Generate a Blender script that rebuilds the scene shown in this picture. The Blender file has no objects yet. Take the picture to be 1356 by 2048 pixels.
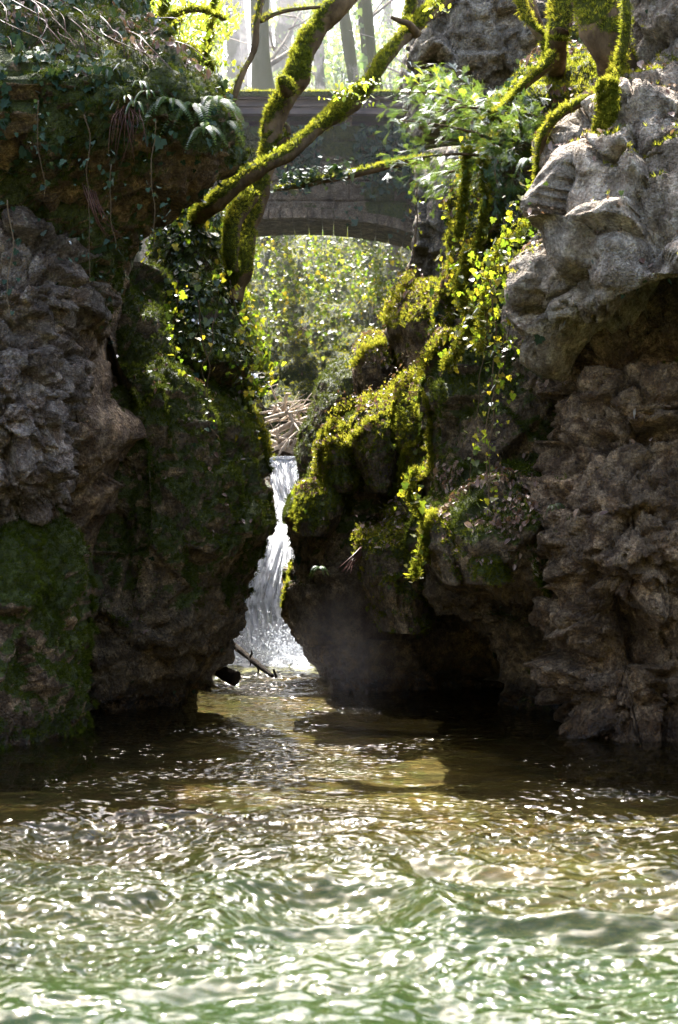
import bpy, math, random
import numpy as np
from math import radians as R_, pi
random.seed(7); RNG = np.random.default_rng(11)
# ------------------------------------------------------------------ camera, sky, sun, exposure
F = 3600.0; H = 1.7                      # focal length in photo pixels, eye height over the water
sc = bpy.context.scene; COL = sc.collection
cam = bpy.data.cameras.new('camera'); camo = bpy.data.objects.new('camera', cam); COL.objects.link(camo)
camo.location = (0, 0, H); camo.rotation_euler = (R_(90), 0, 0)
cam.sensor_fit = 'VERTICAL'; cam.sensor_height = 24; cam.lens = 24*F/2048; cam.clip_end = 800; cam.clip_start = .05
cam.dof.use_dof = True; cam.dof.focus_distance = 16.5; cam.dof.aperture_fstop = 2.4
sc.camera = camo
SUN_EL, SUN_AZ = 58.0, -10.0             # azimuth from +Y, negative = left
w = bpy.data.worlds.new('World'); sc.world = w; w.use_nodes = True
nt = w.node_tree; nt.nodes.clear()
sky = nt.nodes.new('ShaderNodeTexSky'); sky.sky_type = 'NISHITA'; sky.sun_disc = False
sky.sun_elevation = R_(SUN_EL); sky.sun_rotation = R_(SUN_AZ); sky.air_density = 1.0; sky.dust_density = 4.0; sky.ozone_density = 1.0
bg = nt.nodes.new('ShaderNodeBackground'); bg.inputs['Strength'].default_value = 0.15
wo = nt.nodes.new('ShaderNodeOutputWorld'); tn = nt.nodes.new('ShaderNodeVectorMath'); tn.operation = 'MULTIPLY'; tn.inputs[1].default_value = (1.0, .985, .955); nt.links.new(sky.outputs[0], tn.inputs[0]); nt.links.new(tn.outputs[0], bg.inputs[0]); nt.links.new(bg.outputs[0], wo.inputs[0])
sl = bpy.data.lights.new('sun', 'SUN'); sl.energy = 5.0; sl.angle = R_(0.6); sl.color = (1, .975, .93)
so = bpy.data.objects.new('sun', sl); COL.objects.link(so)
so.rotation_euler = (R_(SUN_EL-90), 0, R_(-SUN_AZ)); so.location = (0, 30, 40)
sc.view_settings.view_transform = 'Standard'; sc.view_settings.look = 'None'; sc.view_settings.gamma = 1
sc.view_settings.exposure = 2.6
try:
    c = sc.cycles; c.max_bounces = 7; c.diffuse_bounces = 3; c.glossy_bounces = 3; c.transmission_bounces = 4
    c.transparent_max_bounces = 10; c.volume_bounces = 0; c.sample_clamp_indirect = 4; c.sample_clamp_direct = 0
    c.caustics_reflective = False; c.caustics_refractive = False; c.use_denoising = True
except Exception: pass

def P(u, v, D): return np.array([(u-678)*D/F, D, H+(1024-v)*D/F])
# ------------------------------------------------------------------ noise
def _h(ix, iy, iz, s):
    n = (ix*np.int64(374761393) + iy*np.int64(668265263) + iz*np.int64(2147483647 % 1274126177) + s*np.int64(974634777)) & 0xffffffff
    n = ((n ^ (n >> 13))*np.int64(1274126177)) & 0xffffffff
    n = ((n ^ (n >> 15))*np.int64(2246822519)) & 0xffffffff
    return ((n ^ (n >> 16)) & 0xffffff)/float(0xffffff)
def vnoise(p, s=0):
    i = np.floor(p).astype(np.int64); f = p-i; f = f*f*f*(f*(f*6-15)+10)
    x, y, z = i[:, 0], i[:, 1], i[:, 2]; fx, fy, fz = f[:, 0], f[:, 1], f[:, 2]
    def L(a, b, t): return a+(b-a)*t
    c = [[[_h(x+a, y+b, z+c_, s) for c_ in (0, 1)] for b in (0, 1)] for a in (0, 1)]
    r = L(L(L(c[0][0][0], c[1][0][0], fx), L(c[0][1][0], c[1][1][0], fx), fy),
          L(L(c[0][0][1], c[1][0][1], fx), L(c[0][1][1], c[1][1][1], fx), fy), fz)
    return r*2-1
def fbm(p, sc_=1.0, o=4, s=0, g=.5):
    p = np.asarray(p, float)*sc_; a = 1.; t = np.zeros(len(p)); n = 0
    for k in range(o):
        t += a*vnoise(p, s+k*17); n += a; a *= g; p = p*2.03+3.1
    return t/n
def worley(p, sc_=1.0, s=0, aniso=(1, 1, 1)):
    p = np.asarray(p, float)*sc_*np.array(aniso); i = np.floor(p).astype(np.int64)
    f1 = np.full(len(p), 9.); f2 = f1.copy()
    for a in (-1, 0, 1):
        for b in (-1, 0, 1):
            for c_ in (-1, 0, 1):
                x, y, z = i[:, 0]+a, i[:, 1]+b, i[:, 2]+c_
                d = np.sqrt((x+_h(x, y, z, s)-p[:, 0])**2+(y+_h(x, y, z, s+5)-p[:, 1])**2+(z+_h(x, y, z, s+9)-p[:, 2])**2)
                m = d < f1; f2 = np.where(m, f1, np.minimum(f2, d)); f1 = np.where(m, d, f1)
    return f1, f2
def facet(p, sc_=1.0, s=0, aniso=(1, 1, 1)):
    p = np.asarray(p, float)*sc_*np.array(aniso); i = np.floor(p).astype(np.int64); best = np.full(len(p), 9.); out = np.zeros(len(p)); f2 = best.copy()
    for a in (-1, 0, 1):
        for b in (-1, 0, 1):
            for c_ in (-1, 0, 1):
                x, y, z = i[:, 0]+a, i[:, 1]+b, i[:, 2]+c_
                q = np.stack([p[:, 0]-x-_h(x, y, z, s), p[:, 1]-y-_h(x, y, z, s+5), p[:, 2]-z-_h(x, y, z, s+9)], 1); d = np.sqrt((q*q).sum(1)); m = d < best
                v = ((q*np.stack([_h(x, y, z, s+k)-.5 for k in (21, 22, 23)], 1)).sum(1)*2+.6*(_h(x, y, z, s+31)-.5))
                f2 = np.where(m, best, np.minimum(f2, d)); out = np.where(m, v, out); best = np.where(m, d, best)
    return out/sc_, (f2-best)/sc_
def sstep(a, b, x): t = np.clip((x-a)/(b-a), 0, 1); return t*t*(3-2*t)
# ------------------------------------------------------------------ materials
def mat(name): 
    m = bpy.data.materials.new(name); m.use_nodes = True; m.node_tree.nodes.clear(); return m, m.node_tree
class NB:
    def __init__(s, nt): s.nt = nt
    def n(s, t, ins=None, **kw):
        x = s.nt.nodes.new(t)
        for k, v in kw.items(): setattr(x, k, v)
        for k, v in (ins or {}).items():
            if isinstance(v, bpy.types.NodeSocket): s.nt.links.new(v, x.inputs[k])
            else: x.inputs[k].default_value = v
        return x
    def pos(s): return s.n('ShaderNodeNewGeometry').outputs['Position']
    def noise(s, vec, scale, detail=4, rough=.55, dist=0): return s.n('ShaderNodeTexNoise', {'Vector': vec, 'Scale': scale, 'Detail': detail, 'Roughness': rough, 'Distortion': dist}).outputs['Fac']
    def ramp(s, fac, *st):
        r = s.n('ShaderNodeValToRGB', {'Fac': fac}); e = r.color_ramp.elements
        while len(e) < len(st): e.new(.5)
        for i, (p, c_) in enumerate(st): e[i].position = p; e[i].color = (*c_, 1) if len(c_) == 3 else c_
        return r.outputs[0]
    def mix(s, f, a, b, mode='MIX'):
        x = s.n('ShaderNodeMix', data_type='RGBA', blend_type=mode)
        for k, v in ((0, f), (6, a), (7, b)):
            if isinstance(v, bpy.types.NodeSocket): s.nt.links.new(v, x.inputs[k])
            else: x.inputs[k].default_value = v if k == 0 else ((*v, 1) if len(v) == 3 else v)
        return x.outputs[2]
    def math(s, op, a, b=0.0, clamp=False):
        x = s.n('ShaderNodeMath', operation=op, use_clamp=clamp)
        for k, v in ((0, a), (1, b)):
            if isinstance(v, bpy.types.NodeSocket): s.nt.links.new(v, x.inputs[k])
            else: x.inputs[k].default_value = v
        return x.outputs[0]
    def attr(s, n): return s.n('ShaderNodeAttribute', attribute_name=n).outputs['Fac']
    def mapp(s, vec, sc_): return s.n('ShaderNodeMapping', {'Vector': vec, 'Scale': sc_}).outputs[0]
    def bump(s, h, strength, dist, nrm=None):
        i = {'Height': h, 'Strength': strength, 'Distance': dist}
        if nrm is not None: i['Normal'] = nrm
        return s.n('ShaderNodeBump', i).outputs[0]
    def out(s, sh): s.n('ShaderNodeOutputMaterial', {'Surface': sh})
def rock_mat(name, c1, c2, c3, mossc=((.026, .037, .004), (.085, .10, .010)), wet=.0, scale=1.0):
    m, t = mat(name); b = NB(t); p = b.pos()
    n1 = b.noise(p, 1.3*scale, 6, .62); n2 = b.noise(p, 9*scale, 6, .7); n3 = b.noise(p, 45, 4, .7)
    st = b.noise(b.mapp(p, (5, 5, .7)), 1.2, 4, .6, .4)                    # run-off streaks
    base = b.mix(b.ramp(n1, (.35, (0, 0, 0)), (.65, (1, 1, 1))), c1, c2)
    base = b.mix(b.ramp(n2, (.44, (0, 0, 0)), (.58, (1, 1, 1))), base, c3)
    pt = b.noise(p, 2.6*scale, 5, .7, .8); base = b.mix(b.ramp(pt, (.5, (0, 0, 0)), (.62, (.9, .9, .9))), base, b.mix(1.0, base, (1.9, 1.85, 1.8), 'MULTIPLY')); base = b.mix(b.ramp(pt, (.3, (.9, .9, .9)), (.46, (0, 0, 0))), base, b.mix(1.0, base, (.42, .36, .28), 'MULTIPLY'))
    sp = b.noise(p, 70, 3, .75); base = b.mix(b.ramp(sp, (.53, (0, 0, 0)), (.60, (1, 1, 1))), base, b.mix(1.0, base, (1.5, 1.47, 1.4) if c1[0] < .25 else (1.1, 1.1, 1.1), 'MULTIPLY')); base = b.mix(b.ramp(sp, (.38, (1, 1, 1)), (.45, (0, 0, 0))), base, b.mix(1.0, base, (.6, .56, .5) if c1[0] < .25 else (.86, .84, .8), 'MULTIPLY'))
    dk = b.mix(1.0, base, (.42, .38, .33), 'MULTIPLY')
    base = b.mix(b.ramp(st, (.45, (0, 0, 0)), (.62, (.75, .75, .75))), base, dk)
    base = b.mix(b.ramp(n3, (.38, (1, 1, 1)), (.62, (0, 0, 0))), base, b.mix(1.0, base, (.55, .52, .5), 'MULTIPLY'))
    mn = b.noise(p, 22, 5, .7)
    mc = b.mix(b.ramp(mn, (.35, (0, 0, 0)), (.65, (1, 1, 1))), mossc[0], mossc[1])
    mf = b.math('ADD', b.attr('moss'), b.math('MULTIPLY', b.math('SUBTRACT', mn, .5), .9))
    mf = b.ramp(mf, (.42, (0, 0, 0)), (.6, (1, 1, 1)))
    col = b.mix(mf, base, mc)
    hgt = b.math('ADD', b.math('MULTIPLY', n2, 1.0), b.math('MULTIPLY', n3, .45))
    wv = b.n('ShaderNodeVectorMath', {0: p, 1: b.n('ShaderNodeVectorMath', {0: b.n('ShaderNodeTexNoise', {'Vector': p, 'Scale': 12., 'Detail': 3.}).outputs['Color'], 1: (.12, .12, .12)}, operation='MULTIPLY').outputs[0]}, operation='ADD').outputs[0]
    v = b.n('ShaderNodeTexVoronoi', {'Vector': wv, 'Scale': 11*scale}, feature='DISTANCE_TO_EDGE').outputs[0]; v2 = b.n('ShaderNodeTexVoronoi', {'Vector': wv, 'Scale': 28*scale}).outputs[0]
    hgt = b.math('ADD', hgt, b.math('MULTIPLY', b.math('MINIMUM', v, .06), 4.0)); hgt = b.math('ADD', hgt, b.math('MULTIPLY', v2, -.35))
    base = b.mix(b.ramp(v, (.0, (.85, .85, .85)), (.035, (0, 0, 0))), base, b.mix(1.0, base, (.35, .3, .25), 'MULTIPLY')) if 0 else base
    zz = b.n('ShaderNodeSeparateXYZ', {0: p}).outputs[2]; wb = b.n('ShaderNodeMapRange', {'Value': b.math('SUBTRACT', zz, b.math('MULTIPLY', n2, .22)), 'From Min': -.02, 'From Max': .16, 'To Min': 1., 'To Max': 0.}, clamp=True).outputs[0]
    col = b.mix(wb, col, b.mix(1.0, col, (.42, .36, .3), 'MULTIPLY'))
    nn = b.bump(hgt, 1.0, .09); nn = b.bump(mn, b.math('MULTIPLY', mf, .8) if 0 else .5, .03, nn)
    rg = b.n('ShaderNodeMapRange', {'Value': n1, 'To Min': .75-wet*.35, 'To Max': .95-wet*.4}).outputs[0]; rg = b.math('SUBTRACT', rg, b.math('MULTIPLY', wb, .4), True)
    b.out(b.n('ShaderNodeBsdfPrincipled', {'Base Color': col, 'Roughness': rg, 'Normal': nn, 'Specular IOR Level': .35+wet*.3}).outputs[0])
    return m
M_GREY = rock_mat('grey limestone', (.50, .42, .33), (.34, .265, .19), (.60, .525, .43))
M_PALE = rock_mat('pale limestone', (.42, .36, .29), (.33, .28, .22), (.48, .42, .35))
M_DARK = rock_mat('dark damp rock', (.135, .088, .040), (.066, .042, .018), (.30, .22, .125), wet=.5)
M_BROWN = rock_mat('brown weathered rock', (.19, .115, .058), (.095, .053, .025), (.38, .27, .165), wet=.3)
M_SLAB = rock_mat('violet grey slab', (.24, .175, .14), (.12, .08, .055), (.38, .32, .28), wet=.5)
M_BRIDGE = rock_mat('bridge masonry', (.24, .18, .12), (.16, .12, .08), (.32, .25, .18))
def leaf_mat(name, cols, trans, tw=.5, gloss=.12, rough=.35):
    m, t = mat(name); b = NB(t); r = b.attr('rnd')
    n = len(cols); c = b.ramp(r, *[(i/max(1, n-1), cols[i]) for i in range(n)])
    tc = b.ramp(r, *[(i/max(1, n-1), trans[i]) for i in range(n)])
    d = b.n('ShaderNodeBsdfDiffuse', {'Color': c}); tr = b.n('ShaderNodeBsdfTranslucent', {'Color': tc})
    mx = b.n('ShaderNodeMixShader', {0: tw, 1: d.outputs[0], 2: tr.outputs[0]})
    g = b.n('ShaderNodeBsdfGlossy', {'Color': (1, 1, 1, 1), 'Roughness': rough})
    if gloss: 
        lw = b.n('ShaderNodeFresnel', {'IOR': 1.4}).outputs[0]
        mx = b.n('ShaderNodeMixShader', {0: b.math('MULTIPLY', lw, gloss*6, True), 1: mx.outputs[0], 2: g.outputs[0]})
    b.out(mx.outputs[0]); return m
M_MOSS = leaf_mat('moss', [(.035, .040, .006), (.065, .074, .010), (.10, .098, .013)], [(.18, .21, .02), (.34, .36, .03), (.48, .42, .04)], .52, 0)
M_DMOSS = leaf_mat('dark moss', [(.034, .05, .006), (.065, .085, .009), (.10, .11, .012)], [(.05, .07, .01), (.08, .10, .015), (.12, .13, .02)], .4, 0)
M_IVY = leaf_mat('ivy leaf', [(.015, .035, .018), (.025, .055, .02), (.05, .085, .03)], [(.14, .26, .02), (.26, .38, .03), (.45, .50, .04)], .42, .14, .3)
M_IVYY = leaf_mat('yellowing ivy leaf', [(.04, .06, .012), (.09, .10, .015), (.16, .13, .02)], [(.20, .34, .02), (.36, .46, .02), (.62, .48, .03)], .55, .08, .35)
M_IVYD = leaf_mat('shade-toned ivy leaf', [(.015, .035, .022), (.03, .06, .035), (.055, .09, .06)], [(.03, .06, .01), (.05, .08, .01), (.08, .10, .02)], .25, .04, .45)  # ivy leaf copy with the shade put into its duller, bluer colour
M_FERN = leaf_mat('fern frond', [(.035, .07, .02), (.06, .11, .035), (.10, .15, .05)], [(.12, .22, .02), (.18, .28, .03), (.26, .34, .04)], .45, .02, .5)
M_YEW = leaf_mat('yew needle', [(.03, .06, .035), (.055, .10, .055), (.09, .15, .09)], [(.12, .22, .03), (.2, .3, .04), (.32, .42, .05)], .28, .025, .5)
M_SPRING = leaf_mat('fresh backlit leaf', [(.08, .12, .015), (.13, .18, .02), (.2, .22, .03)], [(.45, .62, .03), (.62, .75, .04), (.8, .8, .06)], .6, .1)
M_FAR = leaf_mat('far evergreen leaf', [(.05, .08, .05), (.09, .13, .07), (.14, .18, .09)], [(.18, .32, .05), (.32, .46, .06), (.5, .56, .08)], .55, .08)
M_BANK = leaf_mat('bank ivy leaf', [(.03, .05, .02), (.055, .08, .025), (.09, .11, .03)], [(.11, .19, .02), (.20, .28, .03), (.34, .36, .04)], .5, .06)
M_LITTER = leaf_mat('dead leaf', [(.10, .05, .035), (.20, .12, .09), (.34, .24, .19)], [(.14, .07, .03), (.22, .12, .05), (.3, .18, .08)], .2, .12, .35)
M_TWIG = leaf_mat('dry stem', [(.05, .03, .016), (.10, .065, .034), (.16, .11, .065)], [(.1, .07, .03)]*3, .05, .05)
M_ROOT = leaf_mat('red brown root', [(.05, .02, .015), (.085, .036, .026), (.12, .06, .045)], [(.1, .04, .02)]*3, .05, .05)
def bark(name, c1, c2, moss=True, sc_=1.):
    m, t = mat(name); b = NB(t); p = b.pos()
    n1 = b.noise(b.mapp(p, (1, 1, .35)), 16*sc_, 6, .7); n2 = b.noise(p, 3.5, 4, .6); n3 = b.noise(p, 60, 4, .7)
    col = b.mix(b.ramp(n1, (.35, (0, 0, 0)), (.65, (1, 1, 1))), c1, c2)
    col = b.mix(b.ramp(n2, (.5, (0, 0, 0)), (.68, (.8, .8, .8))), col, tuple(x*1.7 for x in c2))
    if moss:
        mc = b.mix(n3, (.03, .035, .006), (.07, .072, .012))
        mf = b.math('ADD', b.attr('moss'), b.math('MULTIPLY', b.math('SUBTRACT', n3, .5), .8))
        col = b.mix(b.ramp(mf, (.42, (0, 0, 0)), (.58, (1, 1, 1))), col, mc)
    nn = b.bump(b.math('ADD', n1, b.math('MULTIPLY', n3, .5)), .9, .02)
    b.out(b.n('ShaderNodeBsdfPrincipled', {'Base Color': col, 'Roughness': .85, 'Specular IOR Level': .08, 'Normal': nn}).outputs[0]); return m
M_BARK = bark('mossy bark', (.07, .045, .025), (.15, .10, .055))
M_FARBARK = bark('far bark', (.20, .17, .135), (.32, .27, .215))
M_DRIFT = bark('bleached driftwood', (.36, .29, .23), (.55, .47, .39), False)
M_WETLOG = bark('wet dark log', (.012, .009, .006), (.025, .018, .012), False)
# ------------------------------------------------------------------ object helpers
def tag(o, label=None, cat=None, group=None, kind=None):
    for k, v in (('label', label), ('category', cat), ('group', group), ('kind', kind)):
        if v: o[k] = v
    return o
def empty(name, loc, label, cat, group=None):
    o = bpy.data.objects.new(name, None); COL.objects.link(o); o.location = tuple(loc); o.empty_display_size = .1
    bpy.context.view_layer.update() if 0 else None
    return tag(o, label, cat, group)
def mkmesh(name, V, Fs, m, parent=None, attrs=None, smooth=True):
    """V (n,3); Fs list of (k, array(m,k)) face blocks"""
    V = np.asarray(V, float)
    if parent is not None: V = V-np.array(parent.location) if parent.parent is None else V
    me = bpy.data.meshes.new(name); me.vertices.add(len(V)); me.vertices.foreach_set('co', V.astype(np.float32).ravel())
    if isinstance(Fs, np.ndarray): Fs = [Fs]
    loops = np.concatenate([f.ravel() for f in Fs]).astype(np.int32)
    sizes = np.concatenate([np.full(len(f), f.shape[1]) for f in Fs]); starts = np.concatenate([[0], np.cumsum(sizes)[:-1]])
    me.loops.add(len(loops)); me.loops.foreach_set('vertex_index', loops)
    me.polygons.add(len(sizes)); me.polygons.foreach_set('loop_start', starts.astype(np.int32))
    me.polygons.foreach_set('use_smooth', np.full(len(sizes), smooth))
    me.update(calc_edges=True); me.validate()
    for k, v in (attrs or {}).items():
        a = me.attributes.new(k, 'FLOAT', 'POINT'); a.data.foreach_set('value', np.asarray(v, np.float32))
    me.materials.append(m); o = bpy.data.objects.new(name, me); COL.objects.link(o)
    if parent is not None: o.parent = parent
    return o
def gridfaces(nr, nc, wrap):
    i, j = np.meshgrid(np.arange(nr-1), np.arange(nc if wrap else nc-1), indexing='ij'); j2 = (j+1) % nc
    return np.stack([i*nc+j, i*nc+j2, (i+1)*nc+j2, (i+1)*nc+j], -1).reshape(-1, 4)
def gnormals(G, wrap):
    if wrap: du = np.roll(G, -1, 1)-np.roll(G, 1, 1)
    else: du = np.gradient(G, axis=1)
    dv = np.gradient(G, axis=0); n = np.cross(du, dv); return n/(np.linalg.norm(n, axis=2, keepdims=True)+1e-9)
def rdisp(Pn, kind, big=.18, med=.08, fine=.02, blk=1.0, seed=0):
    """rock displacement; kind selects the fracture style"""
    w3 = np.stack([fbm(Pn, 1.1, 3, seed+s) for s in (50, 60, 70)], 1)*.22
    Q = Pn+w3; d = big*fbm(Pn, .8, 3, seed)
    Q2 = Pn+w3*.28+.012*np.stack([fbm(Pn, 6, 2, seed+s) for s in (51, 61, 71)], 1)
    c1 = np.abs(fbm(Q*np.array([1, 1, .8]), 1.0, 4, seed+81)); c2 = np.abs(fbm(Q2*np.array([1, 1, 1.6]), 2.1, 3, seed+83))
    if kind == 'lobes':       # swelling limestone split by creases and fractures
        f1, f2 = worley(Q, 1.35*blk, seed+3, (1, 1, .75)); d += med*1.3*(np.minimum(f2-f1, .5)*1.6-.5)
        a1, g1 = facet(Q2, 2.3*blk, seed+8); a2, g2 = facet(Q2, 6*blk, seed+9); d += a1*.45+a2*.16-med*.95*np.exp(-(c1/.018)**2)-med*.16*np.exp(-(c2/.02)**2)-.035*np.exp(-(g1/.014)**2)
    elif kind == 'blocks':    # broken beds and blocks
        a1, g1 = facet(Q2, 1.9*blk, seed+3, (1, 1, 1.7)); a2, g2 = facet(Q2, 4.6*blk, seed+4, (1, 1, 1.4)); a3, g3 = facet(Q2, 11*blk, seed+5)
        d += med*4*a1+med*3.4*a2+med*2.8*a3-med*.45*np.exp(-(g1/.025)**2)-med*.25*np.exp(-(g2/.014)**2)-med*.6*np.exp(-(c1/.02)**2)
    elif kind == 'pebble':    # knobbly conglomerate / tufa
        a1, g1 = facet(Q2, 2.2*blk, seed+3); g, _ = worley(Q2, 5.5*blk, seed+8); d += med*.6*(.7-g)+a1*.3-med*.4*np.exp(-(c1/.03)**2)
        g, _ = worley(Q2, 12*blk, seed+9); d += med*.32*(.7-g)
    else:
        a1, g1 = facet(Q2, 1.5*blk, seed+3, (1, 1, 1.3)); a2, g2 = facet(Q2, 4.2*blk, seed+8, (1, 1, 1.3)); a3, g3 = facet(Q2, 10*blk, seed+5)
        d += med*2.6*a1+med*3*a2+med*2.4*a3-med*.7*np.exp(-(c1/.03)**2)-med*.35*np.exp(-(c2/.03)**2)
    d += fine*2.0*fbm(Pn, 9, 4, seed+20, .6); return d
BODIES = {}
def body(name, rows, m, kind='blocks', Rd=.9, bb=1.5, res=.028, big=.18, med=.08, fine=.02, blk=1., seed=0, moss=(.35, .9), mossn=.45,
         label='', cat=None, ty='structure', group=None, tuft=1800, tuftm=None, litter=0, mosslo=-9, dlist=()):
    """rows: (v, uL, uR, Dc, b): silhouette in the photo at depth Dc, front swelling b towards the viewer"""
    rows = np.array(rows, float); Z = H+(1024-rows[:, 0])*rows[:, 3]/F
    xL = (rows[:, 1]-678)*rows[:, 3]/F; xR = (rows[:, 2]-678)*rows[:, 3]/F
    o = np.argsort(Z); Z, xL, xR, Dc, bf = Z[o], xL[o], xR[o], rows[o, 3], rows[o, 4]
    L = np.concatenate([[0], np.cumsum(np.maximum(np.abs(np.diff(Z)), np.minimum(np.maximum(np.abs(np.diff(xL)), np.abs(np.diff(xR))), 1.)*.8))])
    nr = max(8, int(L[-1]/res)); s = np.linspace(0, L[-1], nr)
    def it(a):
        q = np.interp(s, L, a); k = max(1, int(.07/res)); ker = np.hanning(2*k+3)[1:-1]; ker /= ker.sum()
        return np.convolve(np.pad(q, k, mode='edge'), ker, 'valid')
    Zs, xl, xr, dc, b = it(Z), it(xL), it(xR), it(Dc), it(bf)
    a = (xr-xl)/2; rr = np.minimum(Rd, a); flat = (xr-xl)-2*rr
    am = np.median(rr); na = max(5, int(1.57*max(am, np.median(b))/res)); th = np.linspace(0, pi/2, na)
    # flat samples, dense only where the camera can see
    fl = np.median(flat); x0, x1 = np.median(xl+rr), np.median(xr-rr); D0 = np.median(dc)-np.median(b); hw = (678+90)*D0/F
    nf = max(3, int(fl/res)); tt = np.linspace(0, 1, nf); xx = x0+tt*(x1-x0); dens = np.where(np.abs(xx) < hw, 1., .12)
    cs = np.cumsum(dens); nf2 = max(3, int(cs[-1])); tf = np.interp(np.linspace(cs[0], cs[-1], nf2), cs, tt)[1:-1] if fl > res*3 else np.array([.5])
    X = []; Y = []
    for t in th: X.append(xl+rr*(1-math.cos(t))); Y.append(dc-b*math.sin(t))
    for t in tf: X.append(xl+rr+flat*t); Y.append(dc-b)
    for t in th[::-1]: X.append(xr-rr*(1-math.cos(t))); Y.append(dc-b*math.sin(t))
    for t in (.12, .3, .55, .8): X.append(xr-.25*rr*t**2); Y.append(dc+bb*t)
    for t in (.85, .5, .15): X.append(xl+(xr-xl)*t); Y.append(dc+bb)
    for t in (.8, .55, .3, .12): X.append(xl+.25*rr*t**2); Y.append(dc+bb*t)
    G = np.stack([np.array(X).T, np.array(Y).T, np.repeat(Zs[:, None], len(X), 1)], -1); nc = len(X)
    N = gnormals(G, True)
    Pn = G.reshape(-1, 3); d = rdisp(Pn, kind, big, med, fine, blk, seed)
    for (u, v, rad, amp) in dlist:   # sculpted hollows / swellings
        c_ = P(u, v, 1); q = Pn/np.maximum(Pn[:, 1:2], .1); cc = np.array([c_[0], c_[2]-H]); e = np.hypot(Pn[:, 0]/Pn[:, 1]-cc[0], (Pn[:, 2]-H)/Pn[:, 1]-cc[1])*F/rad
        d += amp*np.exp(-e*e*1.5)
    taper = np.minimum(1, np.minimum(np.arange(nr), np.arange(nr)[::-1])/4.)[:, None]
    G2 = G+N*d.reshape(nr, nc)[..., None]*taper[..., None]*.999
    N2 = gnormals(G2, True); nv = N2.reshape(-1, 3); V = G2.reshape(-1, 3)
    mk = sstep(moss[0], moss[1], nv[:, 2]+mossn*fbm(V, 1.7, 4, seed+31)+.25*fbm(V, 7, 3, seed+37))
    mk *= sstep(mosslo, mosslo+.4, V[:, 2]+.3*fbm(V, 2, 2, seed)) if mosslo > -5 else 1
    caps = [G2[0].mean(0), G2[-1].mean(0)]; V2 = np.vstack([V]+caps); n = nr*nc; j = np.arange(nc); j2 = (j+1) % nc
    tri = np.vstack([np.stack([np.full(nc, n), j2, j], 1), np.stack([np.full(nc, n+1), (nr-1)*nc+j, (nr-1)*nc+j2], 1)])
    if ty == 'structure':
        ob = mkmesh(name, V2, [gridfaces(nr, nc, True), tri], m, attrs={'moss': np.append(mk, [1, 1])}); tag(ob, label, None, group, 'structure'); par = ob
    else:
        base = [V[:, 0].mean(), V[:, 1].mean(), V[:, 2].min()]; par = empty(name, base, label, cat or 'boulder', group)
        ob = mkmesh('stone', V2, [gridfaces(nr, nc, True), tri], m, par, {'moss': np.append(mk, [1, 1])})
    # visible area per vertex for scattering
    dA = np.linalg.norm(np.cross(np.gradient(G2, axis=0), np.roll(G2, -1, 1)-G2), axis=2).ravel()
    uu = 678+V[:, 0]*F/V[:, 1]; vis = (uu > -60) & (uu < 1416) & (V[:, 1] < np.repeat(dc, nc)+.8)
    S = dict(V=V, N=nv, A=dA*vis, moss=mk, par=par, ty=ty, u=uu, v=1024-(V[:, 2]-H)*F/V[:, 1]); BODIES[name+str(len(BODIES))] = S
    if tuft: tufts(S, tuft, tuftm or M_MOSS, par)
    return S
def sample(S, dens, wgt):
    w_ = S['A']*wgt*dens; k = RNG.poisson(np.minimum(w_, 40)); idx = np.repeat(np.arange(len(w_)), k)
    return idx
def frames(N, spin=None, tilt=.5):
    """orthonormal frames with z near N"""
    n = len(N); z = N+RNG.normal(0, tilt, (n, 3)); z /= np.linalg.norm(z, axis=1, keepdims=True)+1e-9
    a = RNG.normal(0, 1, (n, 3)) if spin is None else spin+RNG.normal(0, .35, (n, 3))
    x = a-(a*z).sum(1, keepdims=True)*z; x /= np.linalg.norm(x, axis=1, keepdims=True)+1e-9
    return np.stack([x, np.cross(z, x), z], 1)
def instance(name, tv, tf, Pp, Fr, size, m, parent=None, rnd=None, smooth=False):
    tv = np.asarray(tv, float); tf = [np.asarray(f) for f in (tf if isinstance(tf, list) else [tf])]
    n = len(Pp); k = len(tv)
    if n == 0: return None
    size = np.broadcast_to(np.asarray(size, float), (n,))
    V = np.einsum('ki,nij->nkj', tv, Fr)*size[:, None, None]+Pp[:, None, :]
    off = (np.arange(n)*k)[:, None, None]
    Fs = [(f[None]+off).reshape(-1, f.shape[1]) for f in tf]
    rnd = RNG.random(n) if rnd is None else rnd
    return mkmesh(name, V.reshape(-1, 3), Fs, m, parent, {'rnd': np.repeat(rnd, k)}, smooth)
TUFT_V = []; TUFT_F = []
for k in range(5):
    a = k*1.26+.3; l = .8+.3*math.sin(k*2.1); t = .25+.5*((k*7) % 5)/5
    bx, by = .3*math.cos(a), .3*math.sin(a); i0 = len(TUFT_V)
    TUFT_V += [(bx-.16*math.sin(a), by+.16*math.cos(a), -.2), (bx+.16*math.sin(a), by-.16*math.cos(a), -.2), (bx+t*math.cos(a), by+t*math.sin(a), l)]; TUFT_F.append((i0, i0+1, i0+2))
def tufts(S, dens, m, par, size=.02, name='moss'):
    idx = sample(S, dens, S['moss']**1.5)
    if len(idx) == 0: return
    Pp = S['V'][idx]+RNG.normal(0, .012, (len(idx), 3)); N = S['N'][idx]
    return instance(name, TUFT_V, np.array(TUFT_F), Pp, frames(N, None, .4), size*RNG.uniform(.6, 1.5, len(idx)), m, par, np.clip(.5+.5*fbm(Pp, 3, 3, 5)+RNG.normal(0, .2, len(idx)), 0, 1))
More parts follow.
